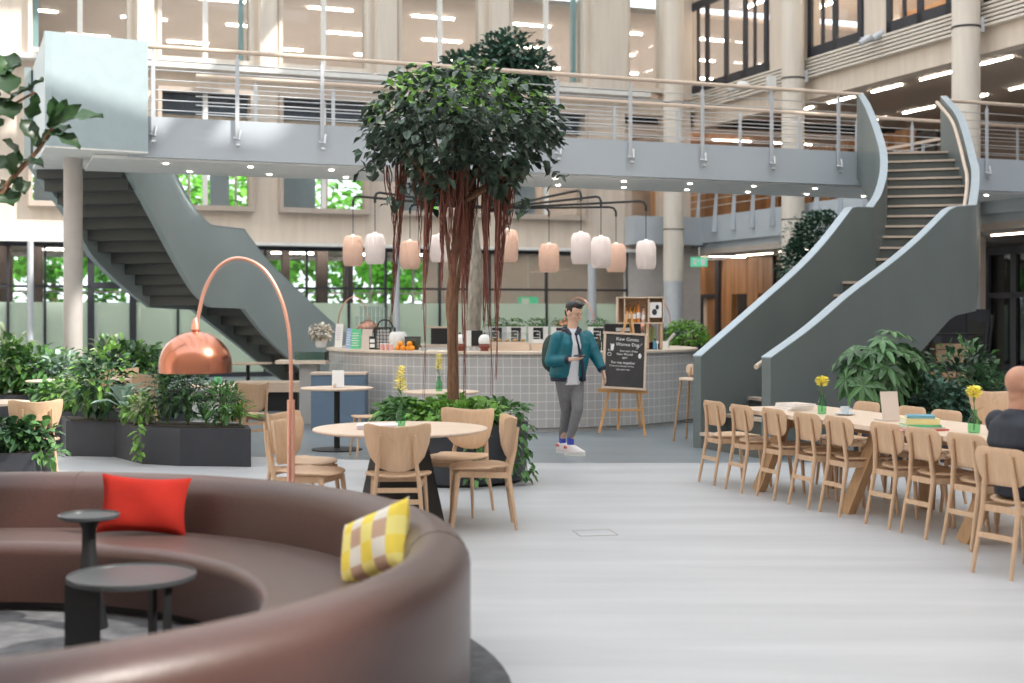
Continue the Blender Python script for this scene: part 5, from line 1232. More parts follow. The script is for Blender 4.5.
# box bush behind the right stair
ty = 24.5; bx_, by_ = (806-512)/F*ty, ty
t = empty('round_bush_tree', (bx_, by_, 0), 0, 'rounded small-leaved bush tree behind the lower wall of the right staircase', 'tree')
a = MB(); a.tube([(0, 0, 0), (.05, 0, 1.2), (0, 0, 2.6)], [.08, .07, .05], 10); a.build('trunk', BARK, t, smooth=True)
a = MB(); leafcloud(a, (-.05, 0, 2.40), (.42, .5, .62), 1500, .11, .075, shell=.55); leafcloud(a, (.28, 0, 2.85), (.52, .5, .62), 1900, .11, .075, shell=.55); leafcloud(a, (-.12, 0, 1.85), (.24, .3, .40), 400, .085, .055, shell=.5); a.build('foliage', LEAFB, t)
a = MB(); leafcloud(a, (.1, 0, 2.68), (.60, .55, .78), 520, .08, .055, shell=.9); a.build('pale_leaves', mat('leaf_pale_tip', (.42, .48, .40), .5, island=.3), t)
# hedge bush right of the bar
x, y = pp(690, 22.6)
t = empty('tall_planter', (x+.12, y+.4, 0), 0, 'dark tall planter at the right end of the bar holding a green bush', 'planter'); a = MB(); a.box((0, 0, .55), (.5, .5, 1.10)); a.build('box', PLANTER, t); a = MB(); a.box((0, 0, 1.105), (.44, .44, .01)); a.build('soil', SOIL, t)
t = empty('bush', (x+.12, y+.4, 1.111), 0, 'bright green trimmed bush beside the right end of the bar', 'bush')
a = MB(); leafcloud(a, (-.15, 0, .12), (.40, .34, .27), 900, .08, .05, shell=.4); leafcloud(a, (.1, -.1, -.1), (.24, .34, .34), 300, .08, .05, shell=.4); a.build('foliage', LEAFL, t); a = MB(); a.tube([(0, 0, 0), (0, 0, .2)], .03, 6); a.build('stem', BARK, t)
# right: schefflera and dark shrubs behind the long table
x, y = 4.02, 15.0
t = empty('plant_pot', (x, y, 0), 0, 'black round pot under the big umbrella plant', 'pot'); a = MB(); a.lathe([(0, 0), (.24, 0), (.30, .45), (.27, .45), (.26, .42), (0, .42)], n=32); a.build('tub', PLANTER, t, smooth=True); a = MB(); a.lathe([(0, .425), (.255, .425), (.255, .43), (0, .43)], n=24); a.build('soil', SOIL, t)
palmate('umbrella_plant', x, y, .432, .52, 1.0, 95, .20, mat('leaf_umbrella', (.075, .17, .065), .28, island=.5, trans=.2), 'large umbrella plant with palm-shaped leaves behind the long table')
for i, (px, Y, r_, h, m_, lab) in enumerate(((905, 15.3, .36, .62, LEAFD, 'dark low shrub right of the umbrella plant'), (962, 15.6, .40, .86, LEAFD, 'tall dark shrub behind the vase near the seated man'), (940, 15.0, .30, .50, LEAFB, 'dark bushy plant between the shrubs'), (985, 15.2, .30, .62, LEAFD, 'dark shrub partly behind the seated man'))):
    x, y = pp(px, Y); q = empty('plant_pot', (x, y, 0), 0, 'black pot of the '+lab, 'pot'); a = MB(); a.lathe([(0, 0), (.2, 0), (.24, .38), (.21, .38), (.20, .35), (0, .35)], n=28); a.build('tub', PLANTER, q, smooth=True); a = MB(); a.lathe([(0, .355), (.2, .355), (.2, .36), (0, .36)], n=20); a.build('soil', SOIL, q)
    bushy('dark_shrub', x, y, .362, r_, h, 330, .15, .06, m_, lab, m2=LEAFM if i == 1 else None)
# shelf with wooden crates under the right stair
x, y = pp(948, 21.2)
t = empty('crate_rack', (x, y, 0), R(14), 'dark rack with wooden crates under the right staircase', 'rack')
a = MB()
for q in (-.5, .5): a.box((q, 0, .75), (.05, .4, 1.5)); a.bar((q-.1, -.2, 0), (q+.15, -.2, 1.6), .04, .04)
a.box((0, 0, .4), (1, .4, .03)); a.box((0, 0, .85), (1, .4, .03)); a.box((0, 0, 1.3), (1, .4, .03)); a.build('frame', BLACK, t)
for i, (dx, dz, w_) in enumerate(((-.2, .60, .42), (.24, .58, .38), (-.05, 1.03, .55))):
    p = Vector((x, y, 0))+Matrix.Rotation(R(14), 3, 'Z') @ Vector((dx, -.02, 0)); q = empty('wooden_crate', (p.x, p.y, dz-.184), R(14), 'wooden crate on the rack under the stairs, '+['lower left', 'lower right', 'upper'][i], 'crate', 'crates on the rack')
    a = MB(); a.box((0, 0, .01), (w_, .34, .02)); 
    for sz in (.07, .17, .27): a.box((0, -.17, sz), (w_, .015, .08)); a.box((0, .17, sz), (w_, .015, .08)); a.box((-w_/2, 0, sz), (.015, .34, .08)); a.box((w_/2, 0, sz), (.015, .34, .08))
    a.build('slats', OAK, q)
    for cx_ in (-1, 1):
        for cy_ in (-1, 1): a = MB(); a.box((cx_*(w_/2-.015), cy_*.155, .16), (.025, .025, .31)); a.build('corner_post', OAKDARK, q)
# dark wall unit behind it
x, y = pp(958, 23.5)
t = empty('dark_cabinet', (x, y, 0), ANG, 'tall dark cabinet in the shade under the right staircase landing', 'cabinet'); a = MB(); a.box((0, 0, .85), (1.0, .4, 1.7)); a.build('body', DARKF, t); a = MB(); a.box((-.25, -.206, .85), (.47, .012, 1.6)); a.box((.25, -.206, .85), (.47, .012, 1.6)); a.build('door', DARKF, t)

# fiddle-leaf fig whose branch reaches in at the top left
fx0, fy0 = -4.15, 9.15
t = empty('fiddle_leaf_fig', (fx0, fy0, 0), 0, 'fiddle leaf fig with big leaves reaching in at the top left', 'tree'); O3 = Vector(t.location)
a = MB(); a.lathe([(0, 0), (.22, 0), (.28, .45), (.25, .45), (.24, .41), (0, .41)], n=32); a.build('pot', PLANTER, t, smooth=True)
FY = 8.6
a = MB(); a.tube(spl([(0, 0, .4), (.02, 0, 1.2), P(-60, 240, 9)-O3, P(-10, 205, FY)-O3, P(15, 175, FY)-O3, P(38, 150, FY)-O3, P(52, 128, FY)-O3], 24), [.03-.0008*i for i in range(25)], 8)
a.tube(spl([P(-60, 240, 9)-O3, P(-30, 160, FY)-O3, P(-12, 110, FY)-O3, P(2, 80, FY)-O3], 14), .014, 7); a.tube(spl([P(-12, 125, FY)-O3, P(8, 108, FY)-O3, P(35, 92, FY)-O3], 8), .008, 6); a.build('branches', BARK, t, smooth=True)
a = MB()
def fl(p0, p1, wd, up=(0, -.6, 1)):
    A1, A2 = P(*p0, FY)-O3, P(*p1, FY+random.uniform(-.12, .12))-O3; d = A2-A1; L_ = d.length; d.normalize(); u_ = Vector(up); x = d.cross(u_).normalized(); nn = x.cross(d)
    ws = [.12, .55, .62, .55, .85, 1, .92, .55, .05]; vs = []; fs = []
    for i, w_ in enumerate(ws):
        f = i/8; c = A1+d*L_*f-nn*L_*.10*math.sin(pi*f)*-1; e = .012*math.sin(i*2.1)
        vs += [c+x*wd*w_/2+nn*(.02+e), c, c-x*wd*w_/2+nn*(.02-e)]
    for i in range(8):
        for j in (0, 1): q = i*3+j; fs.append((q, q+1, q+4, q+3))
    a.add(vs, fs)
for l in (((52, 128), (104, 118), .11), ((50, 126), (82, 104), .06, (1, -1, .4)), ((50, 126), (66, 98), .06, (1, -1, .3)), ((48, 128), (52, 96), .07, (1, -1, .2)), ((44, 132), (80, 150), .10), ((40, 146), (72, 128), .12), ((38, 148), (20, 120), .10), ((30, 92), (44, 82), .08), ((35, 92), (28, 118), .08, (1, -1, .3)), ((8, 105), (30, 90), .09), ((2, 85), (-15, 55), .16), ((2, 82), (18, 55), .14), ((0, 90), (-8, 120), .13), ((2, 78), (22, 66), .12), ((15, 175), (-8, 160), .12), ((12, 178), (25, 195), .10), ((8, 182), (-4, 205), .15), ((0, 190), (14, 207), .12), ((20, 165), (2, 140), .11), ((24, 162), (44, 168), .06), ((14, 176), (20, 150), .09), ((5, 120), (-12, 150), .15), ((0, 70), (10, 95), .14), ((-2, 100), (14, 120), .14)):
    fl(l[0], l[1], l[2]*1.35, *l[3:])
a.build('foliage', mat('leaf_fiddle', (.022, .058, .018), .4, island=.5, trans=.15), t, smooth='all')

# ------------------------------------------------------------------ other tables and chairs
def make_cafe():
    t = empty('cafe_table'); tag(t, 'x', 'table')
    a = MB(); a.lathe([(0, .715), (.40, .715), (.43, .724), (.432, .735), (.43, .74), (0, .74)], n=48); a.build('tabletop', OAKPALE, t, smooth=True)
    a = MB(); a.lathe([(.035, .02), (.035, .70), (.12, .714)], n=16); a.build('pole', BLACK, t, smooth=True)
    a = MB(); a.lathe([(0, 0), (.30, 0), (.30, .012), (.04, .025), (0, .025)], n=40); a.build('base', BLACK, t, smooth=True); return t
KT = Kind(make_cafe)
for px, Y, lab in ((337, 16.2, 'round cafe table with a white menu card, in front of the blue cabinet'), (441, 15.4, 'round cafe table behind the tree planter'), (222, 16.8, 'round cafe table behind the right end of the long planter'), (118, 18.6, 'round cafe table behind the left end of the long planter'), (248, 24.5, 'small round table under the left staircase'), (60, 18.0, 'round cafe table by the grey column'), (-16, 12.6+.9, 'round cafe table cut by the left edge')):
    KT.at((px-512)/F*Y, Y, 0, lab, group='round cafe tables')
x, y = pp(338, 16.15); t = empty('menu_card', (x, y, .742), R(10), 'white folded menu card on the cafe table before the blue cabinet', 'menu card')
a = MB(); 
for s_ in (-1, 1): a.box((0, s_*.035, .105), (.14, .004, .21), M=Matrix.Rotation(R(s_*18), 3, 'X'))
a.build('card', PAPER, t); a = MB(); a.ell((-.045, -.09, .03), (.02, .02, .03)); a.build('salt_pot', BEIGE, t, smooth='all')
x, y = pp(218, 16.75); t = empty('menu_card', (x, y, .742), R(-10), 'small green card standing on the cafe table behind the planter', 'menu card'); a = MB(); a.box((0, 0, .05), (.09, .006, .10)); a.box((0, .02, .003), (.09, .05, .005)); a.build('card', BOXGREEN, t)
flowers_in_vase(*pp(439, 15.35), .742, ('green glass bottle vase on the cafe table behind the tree planter', 'pale yellow flower leaning from the vase left of the tree trunk'), h=.36)
G2 = 'wooden chairs at the cafe tables'
for px, Y, dx, dy, lab in ((33, 12.45, -.5, 1, 'winged wooden chair at the left edge behind the small planter'), (8, 22.0, -1, -.2, 'distant wooden chair at the far left edge'), (143, 21.6, -1, .3, 'distant wooden chair right of the grey column'), (122, 19.5, .3, -1, 'wooden chair behind the cafe table left of the copper shade'), (134, 17.9, -1, .5, 'wooden chair just behind the long planter'), (243, 15.6, -1, .9, 'wooden chair right behind the end of the long planter'), (84, 17.6, -1, -.2, 'wooden chair in front of the grey column'), (996, 13.6, -.2, -1, 'wooden chair behind the seated man, by the dark shrubs')):
    chA((px-512)/F*Y, Y, dx, dy, lab, G2)
x, y = pp(368, 15.45); t = empty('low_stool', (x, y, 0), R(20), 'low wooden stool behind the round table, half hidden', 'stool')
a = MB(); a.panel(dense(rrect(.36, .36, .12)), .02, lambda u, v, w_: Vector((u, v, .45+w_+.2*u*u))); a.build('seat', OAK, t, smooth=True)
for sx_ in (-1, 1):
    for sy in (-1, 1): a = MB(); a.tube([(sx_*.17, sy*.17, 0), (sx_*.12, sy*.12, .445)], [.012, .018], 8); a.build('leg', OAK, t, smooth=True)
# bench platform under the left stair
x, y = pp(270, 23.0); t = empty('platform_bench', (x, y, 0), 0, 'thick pale wooden bench under the left staircase', 'bench')
a = MB(); a.box((0, 0, .40), (1.2, .7, .16)); a.build('seat', OAKPALE, t); a = MB(); a.box((0, 0, .16), (1.0, .5, .32)); a.build('base', BLACK, t)
x, y = pp(262, 26.2); t = empty('stair_plinth', (x, y, 0), 0, 'low dark round plinth at the foot of the left staircase', 'plinth'); a = MB(); a.lathe([(0, 0), (1.7, 0), (1.7, .10), (0, .10)], n=48); a.build('disc', DARKF, t); a = MB(); a.lathe([(1.71, 0), (1.74, 0), (1.74, .025), (1.71, .025)], n=48, closed=True); a.build('edge_strip', STEEL, t)
# bar stool
def make_stool():
    t = empty('bar_stool'); tag(t, 'x', 'stool')
    a = MB(); a.panel(dense(rrect(.38, .36, .12)), .03, lambda u, v, w_: Vector((u, v, .78+w_+.3*u*u))); a.build('seat', OAKPALE, t, smooth=True)
    a = MB(); a.panel(dense(rrect(.38, .14, .05)), .014, lambda u, v, w_: Vector((u, -.19+u*u*.9+w_, .90+v))); a.build('backrest', OAKPALE, t, smooth=True)
    for sx_ in (-1, 1):
        for sy in (-1, 1): a = MB(); a.tube([(sx_*.21, sy*.21, 0), (sx_*.14, sy*.13, .77)]+([(sx_*.13, -.185, .94)] if sy < 0 else []), .016, 8); a.build('leg', OAKDARK, t, smooth=True)
    a = MB()
    for q in ((-1, -1, 1, -1), (1, -1, 1, 1), (1, 1, -1, 1), (-1, 1, -1, -1)): a.tube([(q[0]*.185, q[1]*.185, .25), (q[2]*.185, q[3]*.185, .25)], .008, 6)
    a.build('footrest', BLACK, t); return t
KS = Kind(make_stool)
KS.at(2.33, 17.35, R(150), 'wooden bar stool between the bar and the foot of the right staircase')

# ------------------------------------------------------------------ easel with chalkboard
EX, EY_ = (625-512)/F*18.05, 18.05
ea = empty('easel', (EX, EY_, 0), 0, 'wooden easel in front of the bar carrying the chalkboard', 'easel'); OE = Vector(ea.location)
for p0, p1 in (((599, 433), (628, 312)), ((645, 436), (631, 312))):
    a = MB(); a.bar(P(*p0, 18.0)-OE, P(*p1, 18.22)-OE, .045, .03); a.build('leg', OAKDARK if 0 else mat('easel_wood', (.68, .36, .14), .5, var=.1), ea)
EW = MATS['easel_wood']
a = MB(); a.bar(P(618, 430, 18.15)-OE, P(622, 330, 18.25)-OE, .04, .03); a.build('leg', EW, ea)
a = MB(); a.bar(P(640, 426, 18.75)-OE, P(630, 318, 18.28)-OE, .04, .03); a.build('leg', EW, ea)
a = MB(); a.bar(P(604, 410, 18.05)-OE, P(643, 410, 18.05)-OE, .025, .03); a.bar(P(598, 390, 17.98)-OE, P(648, 392, 17.98)-OE, .03, .05); a.build('crossbar', EW, ea)
cb = empty('chalkboard', P(624.5, 361, 17.93), 0, 'black chalkboard with white hand-written cafe text in a wooden frame', 'chalkboard')
# board frame follows the photographed tilt: a little rotated and leaning
RM = Matrix.Rotation(R(-2.5), 4, 'Y') @ Matrix.Rotation(R(-8), 4, 'X')
cb.matrix_basis = Matrix.Translation(P(624.5, 361, 17.90)) @ Matrix.Rotation(R(6), 4, 'Z') @ Matrix.Rotation(R(3.5), 4, 'Y') @ Matrix.Rotation(R(-8), 4, 'X')
bw, bh = .545, .72
a = MB(); a.box((0, 0, 0), (bw, .016, bh)); a.build('slate', BOARD, cb)
a = MB(); a.box((0, -.006, bh/2), (bw+.05, .03, .028)); a.box((0, -.006, -bh/2), (bw+.05, .03, .028)); a.box((-bw/2, -.006, 0), (.028, .03, bh)); a.box((bw/2, -.006, 0), (.028, .03, bh)); a.build('frame', OAKPALE, cb)
TM = Matrix.Rotation(R(90), 4, 'X')
for body, s_, x, z in (('Kaw Genau', .064, .03, .285), ('Warme Dag', .062, .03, .215), ('Best start of the', .036, .05, .130), ('New World!', .042, .0, .085), ('again', .036, .0, .043), ('Pay met together', .046, -.02, -.025), ('There is an housey service', .030, -.04, -.070), ('take your cup', .032, -.02, -.115), ('a', .05, -.19, .215), ('from', .036, -.19, .135)):
    text(body, s_, CHALK, cb, Matrix.Translation((x, -.012, z)) @ TM)
a = MB(); a.ell((-.17, -.010, .17), (.022, .003, .04)); a.ell((-.16, -.010, .20), (.016, .003, .02)); a.bar((.15, -.010, .16), (.225, -.010, .24), .018, .004)
a.lathe([(.020, -.001), (.026, -.001), (.026, .001), (.020, .001)], n=20, closed=True)
for i in range(len(a.v)-80, len(a.v)): v_ = a.v[i]; a.v[i] = (v_[0]-.205, -.010+v_[2], v_[1]+.08)
a.ell((.20, -.010, .075), (.022, .003, .034)); a.build('chalk_drawings', CHALK, cb)

# ------------------------------------------------------------------ people
def hand(mb, wr, tip, pn, th, curl=.5, sc=1, spread=1):
    """wr wrist, tip direction, pn palm normal, th thumb side"""
    d = Vector(tip).normalized(); pn = Vector(pn); pn = (pn-d*pn.dot(d)).normalized(); sd_ = d.cross(pn)
    if sd_.dot(Vector(th)) < 0: sd_ = -sd_
    wr = Vector(wr)
    for q in (-1, -.33, .33, 1): mb.cap(wr+d*.01*sc+sd_*q*.018*sc, wr+d*.085*sc+sd_*q*.030*sc, .015*sc, .013*sc, 10)
    for k, (q, L_) in enumerate(((1, .068), (.33, .078), (-.33, .072), (-1, .056))):
        b = wr+d*.088*sc+sd_*q*.030*sc*spread; d1 = (d+pn*curl*.4).normalized(); d2 = (d+pn*curl*1.2).normalized(); d3 = (d*.6+pn*curl*1.9).normalized()
        p1 = b+d1*L_*.45*sc; p2 = p1+d2*L_*.33*sc; p3 = p2+d3*L_*.24*sc
        mb.cap(b, p1, .0095*sc, .009*sc, 8); mb.cap(p1, p2, .009*sc, .0083*sc, 8); mb.cap(p2, p3, .0083*sc, .0072*sc, 8)
    b = wr+d*.030*sc+sd_*.026*sc; p1 = b+(d*.7+sd_*.75+pn*.3).normalized()*.042*sc; p2 = p1+(d+sd_*.25+pn*.5).normalized()*.032*sc
    mb.cap(b, p1, .0125*sc, .0105*sc, 8); mb.cap(p1, p2, .0105*sc, .0085*sc, 8)
def head(mb, c, f, up=(0, 0, 1), s_=1, hair=False):
    """c centre of skull, f face direction"""
    f = Vector(f).normalized(); u_ = Vector(up); u_ = (u_-f*u_.dot(f)).normalized(); x = f.cross(u_); c = Vector(c)
    M = Matrix((x, f, u_)).transposed()
    def q(a, b, d): return c+x*a*s_+f*b*s_+u_*d*s_
    mb.ell(c+u_*.02*s_-f*.008*s_, (.077*s_, .094*s_, .092*s_), 20, 14, M)
    mb.ell(q(0, .018, -.045), (.060*s_, .070*s_, .075*s_), 18, 12, M)
    mb.ell(q(0, .052, -.098), (.028*s_, .024*s_, .022*s_), 12, 8, M)          # chin
    mb.ell(q(0, .012, -.085), (.050*s_, .055*s_, .034*s_), 14, 8, M)          # jaw
    mb.cap(q(0, .084, .000), q(0, .108, -.036), .009*s_, .014*s_, 8)           # nose
    mb.ell(q(0, .080, .020), (.052*s_, .014*s_, .010*s_), 12, 6, M)            # brow
    mb.ell(q(0, .086, -.066), (.024*s_, .010*s_, .0085*s_), 10, 6, M)          # lips
    for e in (-1, 1):
        mb.ell(q(e*.079, -.008, -.012), (.010*s_, .020*s_, .031*s_), 10, 8, M)  # ear
        mb.ell(q(e*.044, .050, -.030), (.020*s_, .022*s_, .018*s_), 10, 6, M)   # cheek
    return q, M
YP = 15.6
def J(px, py, dy=0): return P(px, py, YP+dy)
pr = empty('person', (J(571, 455).x, YP, 0), 0, 'person in a teal jacket and grey trousers walking past the bar looking at a phone', 'person'); OP = Vector(pr.location)
def j(px, py, dy=0): return J(px, py, dy)-OP
HC = j(573.5, 312.5); HF = Vector((.78, -.55, -.30))
nk = j(571.5, 328); chest = j(572, 345); hipc = j(568, 378)
RS, LS = j(557.5, 338.5, -.10), j(586.5, 337, .12)       # his right shoulder is the one at the viewer's left
RE, RW = j(550.5, 361, -.12), j(571, 359.5, -.30)
LE, LW = j(596, 357, .06), j(603, 371, -.02)
RH, LH = j(563, 380, -.06), j(576, 380, .05)
RK, RA = j(566.5, 410, .06), j(562.5, 439, .20)
LK, LA = j(577.5, 409, -.10), j(570.5, 440, -.06)
TF = math.atan2(-.80, .60)+pi/2       # yaw of the body section (x axis across)
def body(mb):
    head(mb, HC, HF, s_=1.08)
    mb.cap(nk-V(0, 0, .05), HC-V(0, -.0, .06), .058, .052, 14)
    yw = R(25)
    mb.loft([(hipc+V(0, 0, -.10), .12, .09, yw), (hipc, .165, .115, yw), (hipc.lerp(chest, .45), .145, .10, yw), (chest+V(0, 0, .02), .175, .115, yw), (nk-V(0, 0, .07), .13, .08, yw), (nk-V(0, 0, .02), .07, .06, yw)])
    for S_, E_, W_ in ((RS, RE, RW), (LS, LE, LW)): mb.cap(S_, E_, .052, .042); mb.cap(E_, W_, .042, .027)
    for H_, K_, A_2 in ((RH, RK, RA), (LH, LK, LA)): mb.cap(H_, K_, .088, .058); mb.cap(K_, A_2, .057, .036); mb.cap(A_2, A_2-V(0, 0, .05), .036, .034); mb.cap(A_2-V(0, 0, .05), Vector((A_2.x+.07, A_2.y-.04, .05)), .03, .022)
a = MB(); body(a)
hand(a, RW, (.95, -.20, .05), (0, .1, 1), (-.2, .8, .5), .75)
hand(a, LW, (.22, -.18, -1), (-.9, -.2, 0), (.2, -1, 0), .35)
remesh('body', a, SKIN, pr, .0065, 3)
# hair cap
a = MB(); f = HF.normalized(); u_ = (V(0, 0, 1)-f*f.z).normalized(); x_ = f.cross(u_); M_ = Matrix((x_, f, u_)).transposed()
a.ell(HC+u_*.052-f*.022, (.083, .094, .078), 18, 12, M_); a.ell(HC+u_*.088+f*.030, (.066, .062, .040), 16, 8, M_); a.ell(HC-f*.055+u_*.0, (.070, .052, .075), 14, 10, M_)
a.ell(HC+u_*.105+f*.065+x_*.02, (.05, .035, .025), 12, 8, M_)
for e in (-1, 1): a.ell(HC+x_*e*.070+u_*.025-f*.012, (.016, .045, .045), 10, 8, M_)
for k in range(26):
    an = k*2.4; q = HC+u_*.10+f*(.02+.055*math.sin(an))+x_*.05*math.cos(an); a.cap(q, q+u_*.025+f*.03+x_*.01*math.cos(an), .012, .006, 6)
remesh('hair', a, HAIRB, pr, .007, 2)
a = MB()
for e in (-1, 1):
    a.ell(HC+x_*e*.032+f*.082-u_*.004, (.012, .008, .0045), 10, 6, M_)
    a.ell(HC+x_*e*.031+f*.090+u_*.022, (.017, .010, .0045), 10, 6, M_)
a.build('eyes_and_brows', HAIRB, pr, smooth='all')
# shirt: front seen between the open jacket
a = MB(); yw = R(25)
sh_f = V(.42, -.9, 0).normalized()
a.loft([(hipc+V(0, 0, -.075)+sh_f*.02, .150, .115, yw), (hipc.lerp(chest, .4)+sh_f*.02, .14, .115, yw), (chest+sh_f*.018, .15, .118, yw), (nk-V(0, 0, .07)+sh_f*.01, .10, .085, yw), (nk+V(0, 0, -.005), .064, .062, yw)])
remesh('shirt', a, SHIRT, pr, .009, 3)
# jacket: torso shell with an open front, sleeves
a = MB(); xs = V(math.cos(yw), math.sin(yw), 0)
def jac(side):
    s_ = side
    for (c, off, rx, ry) in ((hipc+V(0, 0, .03), .105, .095, .145), (hipc.lerp(chest, .35), .105, .10, .145), (hipc.lerp(chest, .7), .115, .105, .15), (chest+V(0, 0, .03), .12, .10, .14)):
        pass
    a.loft([(hipc+xs*s_*.10+V(0, 0, .005)-sh_f*.012, .095, .135, yw), (hipc+xs*s_*.105+V(0, 0, .04)-sh_f*.012, .108, .155, yw), (hipc.lerp(chest, .5)+xs*s_*.108, .108, .150, yw), (chest+xs*s_*.105+V(0, 0, .02), .110, .145, yw), (chest+xs*s_*.10+V(0, 0, .10), .085, .11, yw), (nk+xs*s_*.055-V(0, 0, .05), .06, .085, yw)])
jac(-1); jac(1)
a.loft([(hipc-sh_f*.055, .17, .09, yw), (hipc.lerp(chest, .5)-sh_f*.05, .18, .09, yw), (chest-sh_f*.05, .19, .09, yw), (nk-V(0, 0, .06)-sh_f*.03, .12, .07, yw)])
for S_, E_, W_ in ((RS, RE, RW), (LS, LE, LW)):
    a.cap(S_, E_, .082, .070); a.cap(E_, E_.lerp(W_, .80), .070, .052)
a.ell(E_.lerp(S_, .4), (.08, .08, .08))
jk = remesh('jacket', a, TEAL, pr, .010, 5)
a = MB()   # navy collar, lining edges, cuffs and hem
a.tube([nk+V(-.085, .03, -.03), nk+V(-.06, -.08, -.02), nk+V(-.015, -.115, -.075)], [.032, .034, .022], 10, .7)
a.tube([nk+V(.085, .06, -.03), nk+V(.085, -.02, -.02), nk+V(.045, -.10, -.075)], [.032, .036, .022], 10, .7)
a.tube([nk+V(-.09, .05, -.02), nk+V(0, .10, -.0), nk+V(.09, .07, -.02)], .035, 10)
fr0 = nk+V(.05, -.10, -.09); fr1 = hipc.lerp(chest, .5)+xs*.075+sh_f*.15; fr2 = hipc+xs*.11+sh_f*.15+V(.02, 0, -.03)
a.tube([fr0, fr1, fr2], [.022, .045, .050], 10, .45)
remesh('collar_and_lining', a, NAVY, pr, .008, 2)
a = MB()
a.tube([RE.lerp(RW, .80), RE.lerp(RW, .93)], [.054, .042], 14); a.build('cuff', NAVY, pr, smooth=True); a = MB(); a.tube([LE.lerp(LW, .82), LE.lerp(LW, .98)], [.056, .044], 14); a.build('cuff', NAVY, pr, smooth=True); a = MB()
for s_ in (-1, 1): a.loft([(hipc+xs*s_*.100+V(0, 0, -.035)-sh_f*.012, .094, .132, yw), (hipc+xs*s_*.100+V(0, 0, .01)-sh_f*.012, .100, .142, yw)])
a.build('hem', NAVY, pr, smooth=True)
a = MB()   # trousers
a.loft([(hipc+V(0, 0, -.13), .13, .10, yw), (hipc+V(0, 0, -.05), .158, .115, yw), (hipc+V(0, 0, .03), .155, .115, yw)])
for H_, K_, A_2 in ((RH, RK, RA), (LH, LK, LA)):
    a.cap(H_, K_, .096, .066); a.cap(K_, K_.lerp(A_2, .45), .066, .058); a.cap(K_.lerp(A_2, .45), A_2+V(0, 0, .04), .058, .046)
remesh('trousers', a, GREYT, pr, .009, 4)
a = MB()
for A_2 in (RA, LA): a.tube([A_2+V(0, 0, .035), A_2-V(0, 0, .05)], .041, 12)
a.build('socks', BLUESOCK, pr, smooth=True)
for nm, A_2 in (('right', RA), ('left', LA)):
    g_ = V(.86, -.5, 0); a = MB(); base = Vector((A_2.x, A_2.y, .028))
    a.loft([(base-V(0, 0, .0)+g_*.055, .135, .044, math.atan2(g_.y, g_.x)), (base+V(0, 0, .03)+g_*.055, .135, .045, math.atan2(g_.y, g_.x)), (base+V(0, 0, .06)+g_*.025, .10, .042, math.atan2(g_.y, g_.x)), (base+V(0, 0, .095)-g_*.0, .058, .042, math.atan2(g_.y, g_.x))])
    s_ = remesh('shoe', a, mat('sneaker_white', (.80, .76, .76), .6), pr, .008, 3)
    a = MB(); a.loft([(Vector((base.x, base.y, 0))+g_*.055, .136, .046, math.atan2(g_.y, g_.x)), (Vector((base.x, base.y, .026))+g_*.055, .140, .050, math.atan2(g_.y, g_.x))]); a.build('sole', WHITE, s_, smooth=True)
    a = MB(); a.loft([(base+V(0, 0, .052)-g_*.045, .04, .045, math.atan2(g_.y, g_.x)), (base+V(0, 0, .08)-g_*.045, .034, .043, math.atan2(g_.y, g_.x))]); a.build('heel_patch', mat('sneaker_red', (.6, .12, .12), .6), s_, smooth=True)
bk = empty('backpack', J(552, 352, .10), 0, 'dark green backpack on the back of the walking person', 'backpack')
a = MB(); a.ell((-.01, .02, -.02), (.11, .10, .22)); a.ell((-.05, .03, -.09), (.07, .08, .12)); remesh('pack', a, OLIVE, bk, .01, 3)
a = MB(); a.tube(spl([(.02, -.10, .10), (.07, -.20, .14), (.10, -.25, .08)], 8), .016, 8, .5); a.build('strap', OLIVE, bk, smooth=True)
ph = MB(); p_ = J(580.5, 355.8, -.335); ph.box((0, 0, 0), (.145, .075, .009), M=Matrix.Rotation(R(8), 3, 'X')); o = ph.build('smartphone', BLACK, loc=p_); o.rotation_euler = (0, 0, R(-8)); tag(o, 'dark smartphone held in the walking person\'s right hand', 'phone')

# seated man at the right edge
MYaw = face(NV.x, NV.y)
sm = empty('person', (mc.x, mc.y, 0), 0, 'bald person in a dark navy jacket sitting at the long table, back turned', 'person'); OM = Vector(sm.location)
def lm(side, fwd, z): return NV*fwd+WV*side+Vector((0, 0, z))      # side>0 is towards the camera
PH = P(1020, 385, 8.45)-OM; hp = lm(0, -.02, .56); 
sh_c = Vector((PH.x-.02, PH.y-.02, 1.05)); sh_c = PH-V(.02, .02, .24)
NSh, FSh = sh_c+WV*.19, sh_c-WV*.19
def seated(mb, k=0, arms=True):
    yw = math.atan2(WV.y, WV.x)
    mb.loft([(hp-V(0, 0, .08), .18+k, .14+k, yw), (hp+V(0, 0, .05), .185+k, .14+k, yw), (hp.lerp(sh_c, .5), .18+k, .135+k, yw), (sh_c-V(0, 0, .12), .205+k, .135+k, yw), (sh_c-V(0, 0, .0), .185+k, .11+k, yw), (sh_c+V(0, 0, .06), .09+k, .075+k, yw)])
    for S_, s_ in ((NSh, 1), (FSh, -1)):
        E_ = S_+NV*.16+V(0, 0, -.25)+WV*s_*.05; W_ = E_+NV*.22-WV*s_*.10+V(0, 0, .03); mb.cap(S_, E_, .058+k, .048+k); mb.cap(E_, W_, .048+k, .032+k*.8)
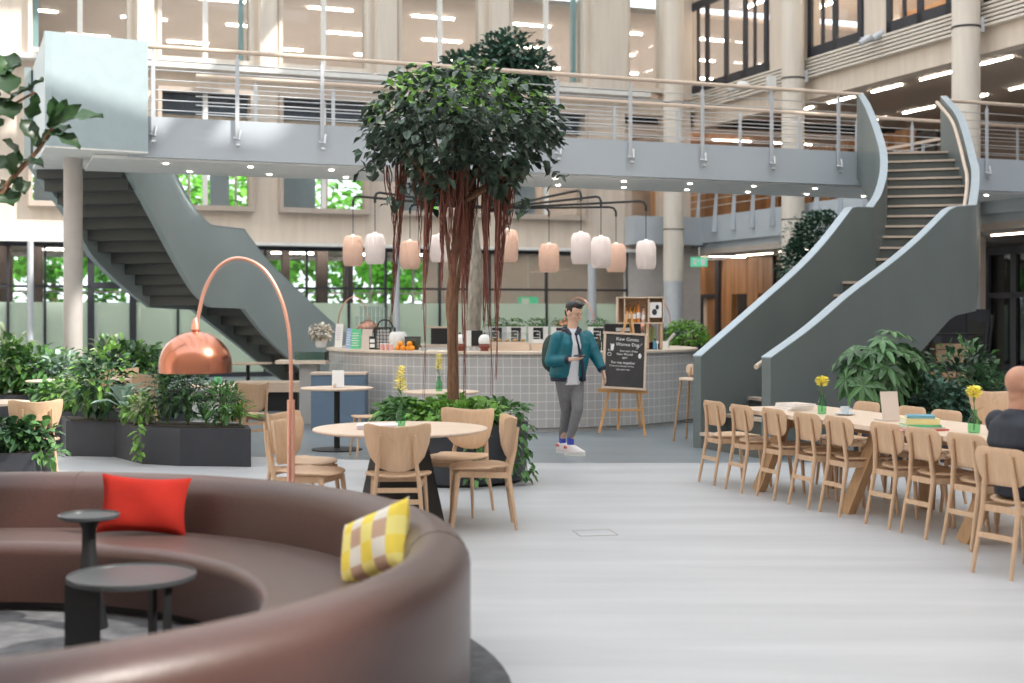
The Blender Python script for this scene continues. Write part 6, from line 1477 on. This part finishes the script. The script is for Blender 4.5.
a = MB(); seated(a); HFm = (NV*.9+V(0, 0, -.35)); head(a, PH-V(0, 0, .0), HFm, s_=1.04); a.cap(sh_c+V(0, 0, .03), PH-V(0, 0, .07), .062, .060, 14)
for s_ in (1, -1):
    K_ = lm(s_*.12, .42, .50); A_2 = lm(s_*.12, .36, .09); a.cap(hp+WV*s_*.09-V(0, 0, .01), K_, .085, .06); a.cap(K_, A_2, .058, .038)
    E_ = (NSh if s_ > 0 else FSh)+NV*.16+V(0, 0, -.25)+WV*s_*.05; W_ = E_+NV*.22-WV*s_*.10+V(0, 0, .03); hand(a, W_, NV*1-WV*s_*.3, (0, 0, -1), WV*-s_, .35)
remesh('body', a, mat('skin_tan', (.50, .25, .16), .45, var=.08), sm, .008, 3)
a = MB(); seated(a, .022); a.ell(sh_c+V(0, 0, .055)-NV*.01, (.10, .10, .045)); remesh('jacket', a, NAVYD, sm, .011, 4)
a = MB(); yw = math.atan2(WV.y, WV.x)
a.loft([(hp-V(0, 0, .085), .19, .15, yw), (hp+V(0, 0, .03), .19, .15, yw)])
for s_ in (1, -1):
    K_ = lm(s_*.12, .42, .50); A_2 = lm(s_*.12, .36, .13); a.cap(hp+WV*s_*.09-V(0, 0, .005), K_, .093, .070); a.cap(K_, A_2, .068, .052)
remesh('trousers', a, mat('trousers_black', (.015, .016, .02), .8), sm, .01, 3)
for s_ in (1, -1):
    yv = math.atan2(NV.y, NV.x); b_ = lm(s_*.12, .42, .0); a = MB(); a.loft([(b_, .14, .048, yv), (b_+V(0, 0, .05), .135, .047, yv), (b_+V(0, 0, .09)-NV*.04, .07, .045, yv)]); remesh('shoe', a, BLACK, sm, .009, 3)

# ---- floor outlet hatch and floor seam
c = onfloor(595, 533); t = empty('floor_hatch', (c[0], c[1], .0), R(10), 'small square floor hatch with thin metal frame in the pale floor', 'floor hatch')
a = MB(); 
for s_ in (-1, 1): a.box((s_*.14, 0, .002), (.008, .26, .004)); a.box((0, s_*.13, .002), (.28, .008, .004))
a.build('frame', GREYW, t); a = MB(); a.box((0, 0, .0008), (.27, .25, .0012)); a.build('lid', FLOORN, t)
